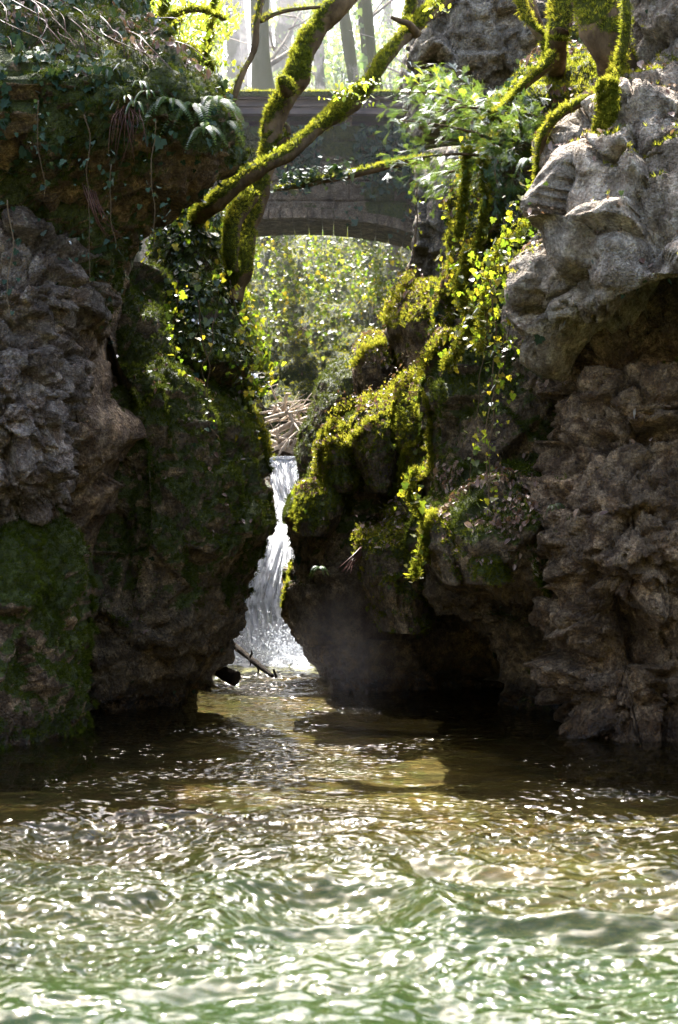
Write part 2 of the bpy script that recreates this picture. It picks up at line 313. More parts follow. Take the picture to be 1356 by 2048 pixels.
# leaf templates (x = tip direction, z = normal)
def fan(pts, cup=.12):
    v = [(0, 0, 0)]+[(x, y, cup*(abs(y))+cup*.4*x*x) for x, y in pts]; n = len(pts)
    return np.array(v), np.array([(0, i+1, i+2) for i in range(n-1)])
IVY_V, IVY_F = fan([(-.42, -.02), (-.5, -.28), (-.25, -.52), (-.02, -.3), (.22, -.36), (.3, -.14), (.62, 0), (.3, .14), (.22, .36), (-.02, .3), (-.25, .52), (-.5, .28), (-.42, .02)])
OV_V, OV_F = fan([(-.5, 0), (-.2, -.24), (.2, -.24), (.55, 0), (.2, .24), (-.2, .24), (-.5, 0)], .25)
LIT_V, LIT_F = fan([(-.5, 0), (-.25, -.3), (.1, -.33), (.35, -.18), (.6, 0), (.35, .2), (0, .34), (-.3, .25), (-.5, 0)], .6)
DOWN = np.array([0, 0, -1.])
def tube(path, rad, n=7, res=None):
    """swept tube; returns V, F, normals grid"""
    path = np.array(path, float); rad = np.array(np.broadcast_to(rad, (len(path),)), float)
    if res:
        L = np.concatenate([[0], np.cumsum(np.linalg.norm(np.diff(path, axis=0), axis=1))]); k = max(4, int(L[-1]/res)); s = np.linspace(0, L[-1], k)
        path = catmull(path, L, s); rad = np.interp(s, L, rad)
    t = np.gradient(path, axis=0); t /= np.linalg.norm(t, axis=1, keepdims=True)+1e-9
    up = np.array([.31, .12, .94]) if abs(t[0, 2]) < .8 else np.array([1., .1, 0])
    a = np.cross(t, up); a /= np.linalg.norm(a, axis=1, keepdims=True)+1e-9; b = np.cross(t, a)
    th = np.linspace(0, 2*pi, n, endpoint=False)
    G = path[:, None]+rad[:, None, None]*(np.cos(th)[None, :, None]*a[:, None]+np.sin(th)[None, :, None]*b[:, None]); return G
def catmull(p, L, s):
    i = np.clip(np.searchsorted(L, s, side='right')-1, 0, len(p)-2); t = ((s-L[i])/(L[i+1]-L[i]+1e-9))[:, None]
    p0, p1, p2, p3 = p[np.maximum(i-1, 0)], p[i], p[i+1], p[np.minimum(i+2, len(p)-1)]
    return .5*(2*p1+(p2-p0)*t+(2*p0-5*p1+4*p2-p3)*t*t+(3*p1-3*p2+p3-p0)*t**3)
def capped(G):
    nr, nc = G.shape[:2]; V = np.vstack([G.reshape(-1, 3), G[0].mean(0), G[-1].mean(0)]); n = nr*nc; j = np.arange(nc); j2 = (j+1) % nc
    return V, [gridfaces(nr, nc, True), np.vstack([np.stack([np.full(nc, n), j2, j], 1), np.stack([np.full(nc, n+1), (nr-1)*nc+j, (nr-1)*nc+j2], 1)])]
def tubes(name, paths, m, parent=None, n=5, res=None, rnd=True):
    Vs, Fs, Fc, rs = [], [], [], []; o = 0
    for path, rad in paths:
        V, (f4, f3) = capped(tube(path, rad, n, res)); Vs.append(V); Fs.append(f4+o); Fc.append(f3+o); o += len(V); rs.append(np.full(len(V), random.random()))
    return mkmesh(name, np.vstack(Vs), [np.vstack(Fs), np.vstack(Fc)], m, parent, {'rnd': np.concatenate(rs), 'moss': np.zeros(o)})
def PP(pts, D): return [P(p[0], p[1], p[2] if len(p) > 2 and p[2] > 3 else D) for p in pts]
def limb(name, pts, radpx, D, m, parent, seed=0, res=.02, n=40, moss=(-.3, .5), bump=.12, tuft=5000, mossn=.7, tsize=.02, tm=None):
    """mossy trunk or limb from photo points; returns surface for scattering"""
    path = PP(pts, D); rad = np.array(radpx, float)*np.array([p[1] for p in path])/F
    G = tube(path, rad, n, res); nr, nc = G.shape[:2]; N = gnormals(G, True); c_ = G.mean(1, keepdims=True)
    if ((G-c_)*N).sum() < 0: N = -N
    V = G.reshape(-1, 3); rr = np.linalg.norm(G-c_, axis=2).ravel()
    d = rr*(bump*2.2*fbm(V, 3.2, 3, seed)+bump*1.0*fbm(V, 11, 3, seed+4)); d += rr*.35*np.maximum(0, fbm(V, 1.9, 2, seed+9)-.25)
    G2 = G+N*d.reshape(nr, nc)[..., None]; N2 = gnormals(G2, True)
    if ((G2-c_)*N2).sum() < 0: N2 = -N2
    V2, F2 = capped(G2); V = G2.reshape(-1, 3); nv = N2.reshape(-1, 3)
    mk = sstep(moss[0], moss[1], nv[:, 2]-.25*nv[:, 0]+mossn*fbm(V, 2.6, 4, seed+11))
    o = mkmesh(name, V2, F2, m, parent, {'moss': np.append(mk, [1, 1]), 'rnd': np.full(len(V2), .5)})
    dA = np.linalg.norm(np.cross(np.gradient(G2, axis=0), np.roll(G2, -1, 1)-G2), axis=2).ravel()
    S = dict(V=V, N=nv, A=dA, moss=mk, par=parent)
    if tuft: tufts(S, tuft, tm or M_MOSS, parent, tsize)
    return S
def leaves(name, Pp, N, size, m, parent=None, tpl='ivy', tilt=.5, spin=DOWN, rnd=None):
    tv, tf = {'ivy': (IVY_V, IVY_F), 'oval': (OV_V, OV_F), 'lit': (LIT_V, LIT_F)}[tpl]
    n = len(Pp); return instance(name, tv, tf, Pp, frames(N, None if spin is None else np.tile(spin, (n, 1)), tilt), size*np.clip(np.exp(RNG.normal(-.15, .38, n)), .3, 1.9), m, parent, rnd)
# ================================================================== TERRAIN AND WATER
def slot(y):
    xl = np.interp(y, [12.6, 14, 16, 17.5, 19, 21, 24, 27, 31, 34, 37], [-2.9, -2.8, -2.5, -2.0, -1.9, -1.9, -1.7, -2.3, -2.6, -1.6, -.5])
    xr = np.interp(y, [12.6, 14, 16, 17.5, 19, 21, 24, 27, 31, 34, 37], [2.8, 2.7, 2.4, 1.6, .8, .5, .6, 1.6, 1.6, .9, -.3]); return xl, xr
def ground_z(x, y):
    xl, xr = slot(y); d = np.maximum(xl-x, x-xr)                     # >0 outside the slot
    front = 13.4-y; inside = np.where(y > 13.4, -d, np.maximum(front, -d)); k = sstep(-.9, -.1, -np.clip(inside, -5, 5)-.0+0*x)
    k = sstep(0, 1.2, -inside)
    fl = np.where(y < 22.6, -.35-.9*sstep(9, 6.5, y), 2.15); fl = np.where(y > 27.5, fl+np.clip(y-27.5, 0, 9)*.5, fl)
    pl = 4.5+np.clip(y-13, 0, 40)*.2+np.clip(np.abs(x+.3)-5, 0, 40)*.10+np.where(x > 0, .5, 0)
    pl = np.where(y < 0, 1.2+np.clip(-y-14, 0, 60)*.08, pl)
    z = fl+(np.maximum(pl, fl)-fl)*k
    back = sstep(-10, -13.5, y)
    return z*(1-back)+(1.2+np.clip(-y-12, 0, 60)*.6)*back  # bank behind the viewer, raised to block low sky light
gx = np.concatenate([-np.geomspace(300, 4.2, 40), np.arange(-4, 4.01, .12), np.geomspace(4.2, 300, 40)])
gy = np.concatenate([-np.geomspace(200, 4, 26), np.arange(-3.5, 10, .4), np.arange(10, 42, .16), np.geomspace(42.4, 600, 34)])
GX, GY = np.meshgrid(gx, gy); q = np.stack([GX.ravel(), GY.ravel(), 0*GX.ravel()], 1)
GZ = ground_z(GX, GY)+(.18*fbm(q, .5, 4, 2)+.05*fbm(q, 3, 3, 9)).reshape(GX.shape)
m, t = mat('ground'); b = NB(t); p = b.pos(); n1 = b.noise(p, 2.2, 6, .65); n2 = b.noise(p, 16, 5, .7)
bed = b.mix(b.ramp(b.noise(p, 1.1, 5, .6), (.4, (0, 0, 0)), (.62, (1, 1, 1))), (.045, .034, .011), (.14, .105, .036))
v_ = b.n('ShaderNodeTexVoronoi', {'Vector': p, 'Scale': 7.}).outputs['Color']
bed = b.mix(.35, bed, b.mix(1., bed, v_, 'MULTIPLY'))
soil = b.mix(b.ramp(n1, (.4, (0, 0, 0)), (.6, (1, 1, 1))), (.04, .035, .018), (.10, .075, .05)); soil = b.mix(b.ramp(n2, (.45, (0, 0, 0)), (.6, (1, 1, 1))), soil, (.03, .045, .012))
sz = b.n('ShaderNodeSeparateXYZ', {0: p}).outputs[2]
b.out(b.n('ShaderNodeBsdfPrincipled', {'Base Color': b.mix(b.ramp(sz, (.0, (0, 0, 0)), (.1, (1, 1, 1))), bed, soil), 'Roughness': .9, 'Normal': b.bump(n2, .6, .05)}).outputs[0])
tag(mkmesh('ground', np.stack([GX, GY, GZ], -1).reshape(-1, 3), gridfaces(len(gy), len(gx), False), m), 'brown river bed and wooded slopes around the gorge', None, None, 'structure')
# ---- water
ys = [3.6]
while ys[-1] < 23: ys.append(ys[-1]+max(.012, ys[-1]*.0023))
ys = np.array([-14, -8, -2, 1, 2.5, 3.2]+ys); xs = np.concatenate([-np.geomspace(40, 2.75, 16), np.linspace(-2.7, 2.9, 330), np.geomspace(2.95, 40, 16)])
WX, WY = np.meshgrid(xs, ys); wp = np.stack([WX.ravel(), WY.ravel(), 0*WX.ravel()], 1)
rapid = sstep(11.5, 8.2, WY.ravel()+1.5*fbm(wp, .7, 3, 73))*(.55+.45*sstep(4.5, 6.5, WY.ravel()))
warp = np.stack([.25*fbm(wp, 1.1, 2, 3), .25*fbm(wp, 1.1, 2, 5), 0*WX.ravel()], 1)
r1 = 1-2*np.abs(fbm((wp+warp)*np.array([.8, 1.5, 1]), 1.25, 2, 40)); r2 = 1-2*np.abs(fbm((wp+warp)*np.array([.75, 1.3, 1]), 3.1, 2, 44)); r3 = fbm(wp*np.array([.8, 1.2, 1]), 9, 3, 47)
fall_near = np.exp(-((WX.ravel()+.7)**2/1.6+(WY.ravel()-20)**2/5))
calm = .012*fbm(wp*np.array([.7, 1.4, 1]), 2.2, 3, 61)+.0055*fbm(wp*np.array([.8, 1.5, 1]), 8, 3, 63)
amp = sstep(.0, 1, rapid)
wz = calm*(1.5+2.0*fall_near)+amp*((.03+.085*sstep(6.3, 7.3, WY.ravel()))*r1+.032*r2+.014*r3)+.03*fall_near*r2+.012*fall_near*r3
wz -= .018
m, t = mat('water'); b = NB(t); p = b.pos(); dep = b.attr('deep')
tur = b.mix(dep, (.028, .02, .004), (.018, .036, .011))
dif = b.n('ShaderNodeBsdfDiffuse', {'Color': tur}); tra = b.n('ShaderNodeBsdfTransparent', {'Color': (.80, .78, .55, 1)})
inner = b.n('ShaderNodeMixShader', {0: b.math('ADD', .10, b.math('MULTIPLY', dep, .75)), 1: tra.outputs[0], 2: dif.outputs[0]})
pk = b.noise(b.mapp(p, (1, 1.35, 1)), 16, 0, .5); pk2 = b.noise(b.mapp(p, (1, 1.3, 1)), 31, 0, .5)
hh = b.math('ADD', pk, b.math('MULTIPLY', pk2, .16))
nn = b.bump(hh, b.attr('chop'), .07)
gl = b.n('ShaderNodeBsdfGlossy', {'Color': (1, 1, 1, 1), 'Roughness': .05, 'Normal': nn})
fr = b.n('ShaderNodeFresnel', {'IOR': 1.33, 'Normal': nn}).outputs[0]
b.out(b.n('ShaderNodeMixShader', {0: fr, 1: inner.outputs[0], 2: gl.outputs[0]}).outputs[0])
deep = sstep(11, 6.2, WY.ravel()+1.2*fbm(wp, .8, 3, 71))*.9+.1*fall_near+.15*sstep(16, 19, WY.ravel())
Yw = WY.ravel(); band = sstep(11.5, 9.2, Yw+1.2*fbm(wp, .9, 2, 78))*(.18+.82*sstep(5.9, 7.2, Yw+.7*fbm(wp, 1.3, 2, 79))); pat = fbm(wp*np.array([.6, 1.1, 1]), 2.0, 4, 77)
chop = np.clip((.16+.16*sstep(6.0, 8.0, Yw)+.5*pat*sstep(5.5, 7.5, Yw))*(1+1.2*fall_near)+band*(.36+1.3*np.clip(pat+.06, -.15, .5)), .08, 1)
tag(mkmesh('water', np.stack([WX.ravel(), WY.ravel(), wz], 1), gridfaces(len(ys), len(xs), False), m, attrs={'deep': deep, 'chop': chop}), 'glittering green and brown stream filling the gorge', None, None, 'structure')
# ---- waterfall
prof = np.array([[27, 2.42], [23.3, 2.42], [22.9, 2.36], [22.6, 2.15], [22.3, 1.85], [21.9, 1.62], [21.5, 1.5], [21.2, 1.3], [20.9, .95], [20.65, .5], [20.5, .1], [20.45, -.15]])
Lp = np.concatenate([[0], np.cumsum(np.linalg.norm(np.diff(prof, axis=0), axis=1))]); sp = np.concatenate([np.linspace(0, Lp[1], 12)[:-1], np.linspace(Lp[1], Lp[-1], 150)])
pr = catmull(prof, Lp, sp); vv = 1024-(pr[:, 1]-H)*F/pr[:, 0]
ul = np.interp(vv, [915, 1010, 1080, 1200, 1335], [505, 525, 490, 430, 415]); ur = np.interp(vv, [915, 960, 1010, 1080, 1200, 1335], [597, 606, 618, 622, 635, 672])
ss = np.linspace(0, 1, 130); FX = (ul[:, None]+(ur-ul)[:, None]*ss-678)*pr[:, :1]/F; FY = np.repeat(pr[:, :1], 130, 1); FZ = np.repeat(pr[:, 1:], 130, 1)
fp = np.stack([ss[None]*6+0*FX, 0*FX, np.repeat(sp[:, None], 130, 1)*.55], -1).reshape(-1, 3)
st = (.07*fbm(fp, 1.6, 3, 5)+.05*fbm(fp*np.array([1, 1, 1.4]), 4.5, 4, 8, .6)).reshape(FX.shape)*sstep(22.9, 22.2, FY)+.02*(fbm(fp*3, 3, 3, 2)).reshape(FX.shape)
hum = .12*np.sin(ss*3.1)[None]*sstep(22, 21, FY)
m, t = mat('falling water'); b = NB(t); p = b.pos(); s_ = b.attr('flow_s'); l_ = b.attr('flow_l')
vec = b.n('ShaderNodeCombineXYZ', {0: b.math('MULTIPLY', s_, 8), 1: b.math('MULTIPLY', l_, 1.1), 2: 0.}).outputs[0]
a1 = b.noise(vec, 3.2, 6, .72, .6); a2 = b.noise(b.mapp(p, (1, 1, .55)), 16, 4, .75)
al = b.math('ADD', b.math('MULTIPLY', a1, .7), b.math('MULTIPLY', a2, .42)); al = b.math('ADD', al, b.attr('thick'))
al = b.ramp(al, (.47, (.04, .04, .04)), (.66, (1, 1, 1)))
wd = b.n('ShaderNodeBsdfDiffuse', {'Color': (.80, .82, .86, 1), 'Normal': b.bump(a1, .6, .05)}); wt = b.n('ShaderNodeBsdfTranslucent', {'Color': (.80, .82, .88, 1)})
w1 = b.n('ShaderNodeMixShader', {0: .5, 1: wd.outputs[0], 2: wt.outputs[0]}); gg = b.n('ShaderNodeBsdfGlossy', {'Roughness': .25, 'Normal': b.bump(a2, .8, .04)})
w2 = b.n('ShaderNodeMixShader', {0: .12, 1: w1.outputs[0], 2: gg.outputs[0]}); tp = b.n('ShaderNodeBsdfTransparent')
b.out(b.n('ShaderNodeMixShader', {0: al, 1: tp.outputs[0], 2: w2.outputs[0]}).outputs[0]); M_FALL = m
thick = np.repeat((.18*sstep(20.9, 22.6, pr[:, 0])+.14*sstep(.55, 0, pr[:, 1])+.07)[:, None], 130, 1)
nr = len(sp); V1 = np.stack([FX, FY-st-hum, FZ+0*st+.4*st*sstep(21.8, 22.6, FY)], -1)
wf = mkmesh('waterfall', V1.reshape(-1, 3), gridfaces(nr, 130, False), m, attrs={'flow_s': np.tile(ss, nr), 'flow_l': np.repeat(sp, 130), 'thick': thick.ravel()})
tag(wf, 'white waterfall pouring through the narrow cleft between mossy rocks', 'waterfall')
V1b = V1+np.array([.02, .14, -.04]); wf2 = mkmesh('inner_veil', V1b.reshape(-1, 3), gridfaces(nr, 130, False), m, wf, {'flow_s': np.tile(ss+.37, nr), 'flow_l': np.repeat(sp+3.3, 130), 'thick': thick.ravel()-.03})
# splash: droplets and foam lumps
m, t = mat('foam'); b = NB(t); b.out(b.n('ShaderNodeMixShader', {0: .4, 1: b.n('ShaderNodeBsdfDiffuse', {'Color': (.82, .84, .87, 1)}).outputs[0], 2: b.n('ShaderNodeBsdfTranslucent', {'Color': (.82, .84, .88, 1)}).outputs[0]}).outputs[0]); M_FOAM = m
fx, fy = np.meshgrid(np.linspace(-1.55, .1, 120), np.linspace(19.55, 20.75, 70)); fq = np.stack([fx.ravel(), fy.ravel(), 0*fx.ravel()], 1)
fh = (.16*sstep(.9, 0, np.abs(fy-20.42).ravel()/.9)*(.6+.8*fbm(fq, 3, 4, 3))+.035*fbm(fq, 11, 3, 6))*sstep(-1.55, -1.3, fq[:, 0])*sstep(.1, -.1, fq[:, 0])
fh += .03*sstep(.1, .5, fbm(fq, 4, 3, 9)) - .045
tag(mkmesh('foam', np.stack([fq[:, 0], fq[:, 1], fh], 1), gridfaces(70, 120, False), M_FOAM), 'churning white foam where the waterfall lands', 'foam', None, 'stuff')
dn = 2600; dp = np.stack([RNG.normal(-.75, .4, dn), 20.3-np.abs(RNG.normal(0, .25, dn)), np.abs(RNG.normal(0, .2, dn))+.02], 1)
OCT = np.array([(1, 0, 0), (-1, 0, 0), (0, 1, 0), (0, -1, 0), (0, 0, 1), (0, 0, -1)]); OCF = np.array([(0, 2, 4), (2, 1, 4), (1, 3, 4), (3, 0, 4), (2, 0, 5), (1, 2, 5), (3, 1, 5), (0, 3, 5)])
tag(instance('spray', OCT, OCF, dp, frames(np.tile([0, 0, 1.], (dn, 1))), RNG.uniform(.004, .012, dn), M_FOAM), 'flying drops over the foot of the waterfall', 'spray', None, 'stuff')

# ================================================================== LEFT CLIFFS
W = -760
LT = body('cliff', [(-70, W, 250, 17.2, 1.0), (0, W, 268, 16.2, 1.1), (60, W, 300, 15.3, 1.2), (110, W, 335, 14.7, 1.2), (150, W, 378, 14.3, 1.2), (190, W, 432, 13.9, 1.2), (235, W, 462, 13.7, 1.2),
    (290, W, 463, 13.6, 1.0), (330, W, 440, 13.6, .9), (362, W, 398, 13.7, .7), (390, W, 345, 13.9, .7), (440, W, 290, 14, .6), (520, W, 240, 14.1, .6), (600, W, 215, 14.2, .6), (660, W, 190, 14.3, .5)],
    M_BROWN, 'blocks', Rd=1.0, big=.16, med=.07, blk=1.6, seed=3, moss=(-.8, .1), mossn=1.0, mosslo=3.0, label='overhanging left cliff top under ivy and dead stems', tuft=1500, tuftm=M_DMOSS)
LS = body('cliff', [(400, W, 150, 14.0, .5), (480, W, 175, 13.8, .6), (560, W, 196, 13.8, .7), (610, W, 192, 13.8, .8), (680, W, 150, 13.8, .8), (760, W, 152, 13.8, .85), (850, W, 152, 13.8, .85), (930, W, 140, 13.9, .8), (1000, W, 128, 14, .7), (1080, W, 100, 14.2, .5), (1180, W, 80, 14.4, .3), (1500, W, 80, 14.4, .3)],
    M_SLAB, 'blocks', Rd=.45, res=.02, big=.10, med=.115, blk=1.4, seed=14, moss=(.9, 1.5), mossn=.6, label='violet grey fractured rock face at the left edge', tuft=600, tuftm=M_DMOSS)
KN = body('cliff', [(560, 120, 214, 14.9, .6), (690, 120, 198, 14.8, .6), (760, 120, 205, 14.7, .7), (815, 120, 206, 14.7, .7), (838, 120, 238, 14.6, .7), (862, 120, 250, 14.6, .7), (888, 120, 246, 14.6, .7), (915, 120, 222, 14.7, .6), (960, 110, 204, 14.8, .5), (1040, 110, 190, 15, .5), (1150, 100, 170, 15.2, .4), (1500, 100, 165, 15.2, .4)],
    M_BROWN, 'pebble', Rd=.4, big=.06, med=.05, seed=21, moss=(.7, 1.3), label='narrow brown rib of rock with a small jutting knob', tuft=900, tuftm=M_DMOSS)
LN = body('cliff', [(540, 120, 330, 16.9, .8), (620, 120, 350, 16.8, 1.0), (700, 120, 385, 16.7, 1.2), (765, 120, 440, 16.6, 1.4), (790, 120, 478, 16.6, 1.5), (830, 120, 507, 16.6, 1.5), (880, 120, 530, 16.6, 1.5), (940, 120, 542, 16.6, 1.5), (1000, 120, 550, 16.6, 1.5), (1040, 120, 555, 16.6, 1.5),
    (1075, 120, 542, 16.6, 1.5), (1105, 120, 520, 16.6, 1.5), (1145, 120, 500, 16.6, 1.4), (1200, 120, 477, 16.6, 1.4), (1280, 120, 463, 16.6, 1.3), (1312, 120, 448, 16.6, 1.2), (1340, 120, 432, 16.6, 1.2), (1365, 120, 412, 16.6, 1.1), (1395, 120, 396, 16.6, 1.0), (1470, 120, 385, 16.7, .9)],
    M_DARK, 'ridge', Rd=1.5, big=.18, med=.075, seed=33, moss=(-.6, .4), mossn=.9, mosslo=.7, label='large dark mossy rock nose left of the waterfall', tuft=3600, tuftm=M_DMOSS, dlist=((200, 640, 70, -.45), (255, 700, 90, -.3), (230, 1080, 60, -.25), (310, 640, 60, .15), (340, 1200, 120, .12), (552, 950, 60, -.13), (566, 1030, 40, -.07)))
BU = body('cliff', [(372, 350, 380, 18.60, .3), (392, 338, 402, 18.60, .5), (430, 322, 437, 18.45, .7), (500, 316, 453, 18.17, .8), (560, 316, 458, 17.93, .8), (620, 325, 480, 17.69, .9), (680, 325, 500, 17.45, 1.0), (718, 325, 516, 17.30, 1.0), (742, 325, 524, 17.20, 1.0), (758, 330, 492, 17.20, .8), (772, 350, 455, 17.20, .6), (800, 360, 440, 17.20, .4)],
    M_DARK, 'ridge', Rd=.8, big=.1, med=.04, seed=44, moss=(-.5, .4), mossn=.7, label='ivy hung rock shoulder below the leaning trees', tuft=3600, tuftm=M_DMOSS)
def boulder(*a, **k): return body(a[0], a[1], a[2], *a[3:], ty='thing', **k)
FB = boulder('boulder', [(1020, W, -60, 14.2, .3), (1036, W, 30, 14.2, .7), (1055, W, 80, 14.2, .8), (1090, W, 126, 14.2, .9), (1150, W, 150, 14.2, 1.0), (1250, W, 160, 14.2, 1.05), (1360, W, 165, 14.2, 1.1), (1440, W, 170, 14.2, 1.1), (1480, W, 172, 14.2, 1.1), (1560, W, 175, 14.2, 1.1)],
    M_BROWN, 'pebble', Rd=.6, big=.2, med=.16, fine=.03, seed=52, moss=(-.35, .35), mossn=1.6, label='big rounded boulder in the lower left corner, green moss over pale patches', cat='boulder', tuft=3500, tuftm=M_DMOSS, dlist=((60, 1290, 70, -.1),))
# ================================================================== RIGHT CLIFFS
E = 2100
G1 = body('cliff', [(-80, 1262, E, 14.4, .6), (60, 1252, E, 14.2, .7), (150, 1225, E, 14, .9), (200, 1168, E, 13.8, 1.0), (232, 1110, E, 13.6, 1.05), (275, 1082, E, 13.5, 1.1), (340, 1076, E, 13.4, 1.2), (420, 1078, E, 13.4, 1.25), (500, 1080, E, 13.4, 1.4), (540, 1060, E, 13.4, 1.45), (600, 1056, E, 13.4, 1.5), (650, 1064, E, 13.4, 1.4), (690, 1084, E, 13.5, 1.2), (712, 1110, E, 13.6, .9), (728, 1190, E, 13.8, .5), (760, 1300, E, 14, .2)],
    M_GREY, 'lobes', Rd=.8, res=.021, big=.22, med=.2, fine=.010, blk=.85, seed=62, moss=(.75, 1.25), mossn=.6, label='bulging pale grey limestone wall at the upper right', tuft=3200, tuftm=M_MOSS,
    dlist=((1380, 690, 130, -.7), (1300, 480, 60, -.2), (1180, 620, 90, .16), (1190, 440, 70, .14)))
G2 = body('cliff', [(560, 1150, E, 14.2, .6), (640, 1120, E, 14.1, .75), (720, 1118, E, 14, .8), (800, 1128, E, 13.9, .85), (900, 1118, E, 13.9, .9), (1000, 1104, E, 13.8, 1.0), (1100, 1106, E, 13.8, 1.05), (1180, 1118, E, 13.9, .95), (1230, 1085, E, 14, .8), (1300, 1105, E, 14, .75), (1380, 1115, E, 14, .75), (1450, 1128, E, 14, .75), (1500, 1150, E, 14, .8), (1570, 1150, E, 14, .8)],
    M_BROWN, 'blocks', Rd=.5, res=.022, big=.26, med=.12, fine=.025, blk=1.1, seed=71, moss=(.95, 1.5), mossn=.6, label='knobbly brown rock wall on the right above the dark water', tuft=1500, tuftm=M_DMOSS, dlist=((1330, 800, 90, .2), (1320, 1210, 60, .22), (1240, 1330, 110, -.25), (1330, 1420, 90, -.2)))
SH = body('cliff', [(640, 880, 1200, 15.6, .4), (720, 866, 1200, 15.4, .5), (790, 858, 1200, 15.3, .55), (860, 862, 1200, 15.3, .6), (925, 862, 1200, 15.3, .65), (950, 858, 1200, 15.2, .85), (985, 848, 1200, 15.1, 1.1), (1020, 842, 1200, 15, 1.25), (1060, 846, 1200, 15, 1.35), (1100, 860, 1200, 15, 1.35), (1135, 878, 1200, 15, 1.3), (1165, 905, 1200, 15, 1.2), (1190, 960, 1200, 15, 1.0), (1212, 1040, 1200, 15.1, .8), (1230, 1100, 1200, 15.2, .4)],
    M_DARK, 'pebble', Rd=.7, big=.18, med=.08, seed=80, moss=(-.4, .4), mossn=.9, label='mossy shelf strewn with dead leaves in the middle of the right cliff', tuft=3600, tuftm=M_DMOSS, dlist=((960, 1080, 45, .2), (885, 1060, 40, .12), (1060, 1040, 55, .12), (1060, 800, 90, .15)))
CV = body('cliff', [(1120, 820, 1250, 16.4, .5), (1180, 840, 1250, 16.3, .6), (1215, 850, 1250, 16.3, .5), (1250, 960, 1300, 16.1, .5), (1300, 1000, 1300, 16, .5), (1400, 1010, 1300, 15.9, .5), (1500, 1015, 1300, 15.8, .5)],
    M_DARK, 'ridge', Rd=.6, big=.2, med=.08, seed=88, moss=(.3, 1.1), label='dark hollow rock under the right shelf', tuft=900, tuftm=M_DMOSS)
SL = body('cliff', [(60, 1100, 1400, 17.2, .5), (95, 1075, 1400, 17, .6), (130, 1045, 1400, 16.8, .8), (180, 1000, 1400, 16.5, .9), (235, 955, 1400, 16.2, .9), (300, 930, 1300, 16, .8), (400, 905, 1300, 15.9, .7), (500, 905, 1300, 15.8, .7), (600, 885, 1300, 15.8, .7), (690, 868, 1300, 15.8, .6), (780, 856, 1300, 15.8, .5), (900, 850, 1300, 15.9, .4)],
    M_DARK, 'ridge', Rd=.7, big=.18, med=.06, seed=95, moss=(-.5, .4), mossn=.8, label='steep mossy bank running down from the trees on the right', tuft=3600, tuftm=M_MOSS)
LD = body('cliff', [(775, 850, 1150, 18.4, .2), (800, 780, 1150, 18.3, .4), (830, 722, 1150, 18.2, .6), (865, 680, 1150, 18.2, .8), (905, 650, 1150, 18.2, 1.0), (940, 640, 1150, 18.2, 1.0), (962, 615, 1150, 18.2, 1.0), (1000, 588, 1150, 18.2, 1.0), (1023, 579, 1150, 18.2, 1.0), (1048, 582, 1150, 18.2, 1.0), (1087, 586, 1150, 18.2, 1.0), (1136, 592, 1150, 18.2, 1.0), (1161, 580, 1150, 18.2, 1.0), (1214, 567, 1150, 18.2, 1.0),
    (1263, 583, 1150, 18.1, .95), (1299, 600, 1150, 18, .9), (1327, 618, 1150, 17.9, .8), (1355, 648, 1150, 17.8, .7), (1378, 665, 1150, 17.8, .7), (1440, 700, 1150, 17.8, .6)],
    M_DARK, 'ridge', Rd=1.0, big=.10, med=.06, seed=104, moss=(-.3, .6), mossn=.7, mosslo=.9, label='dark undercut rock right of the waterfall', tuft=3000, tuftm=M_DMOSS, dlist=((950, 1380, 130, -.5), (760, 1000, 60, -.15)))
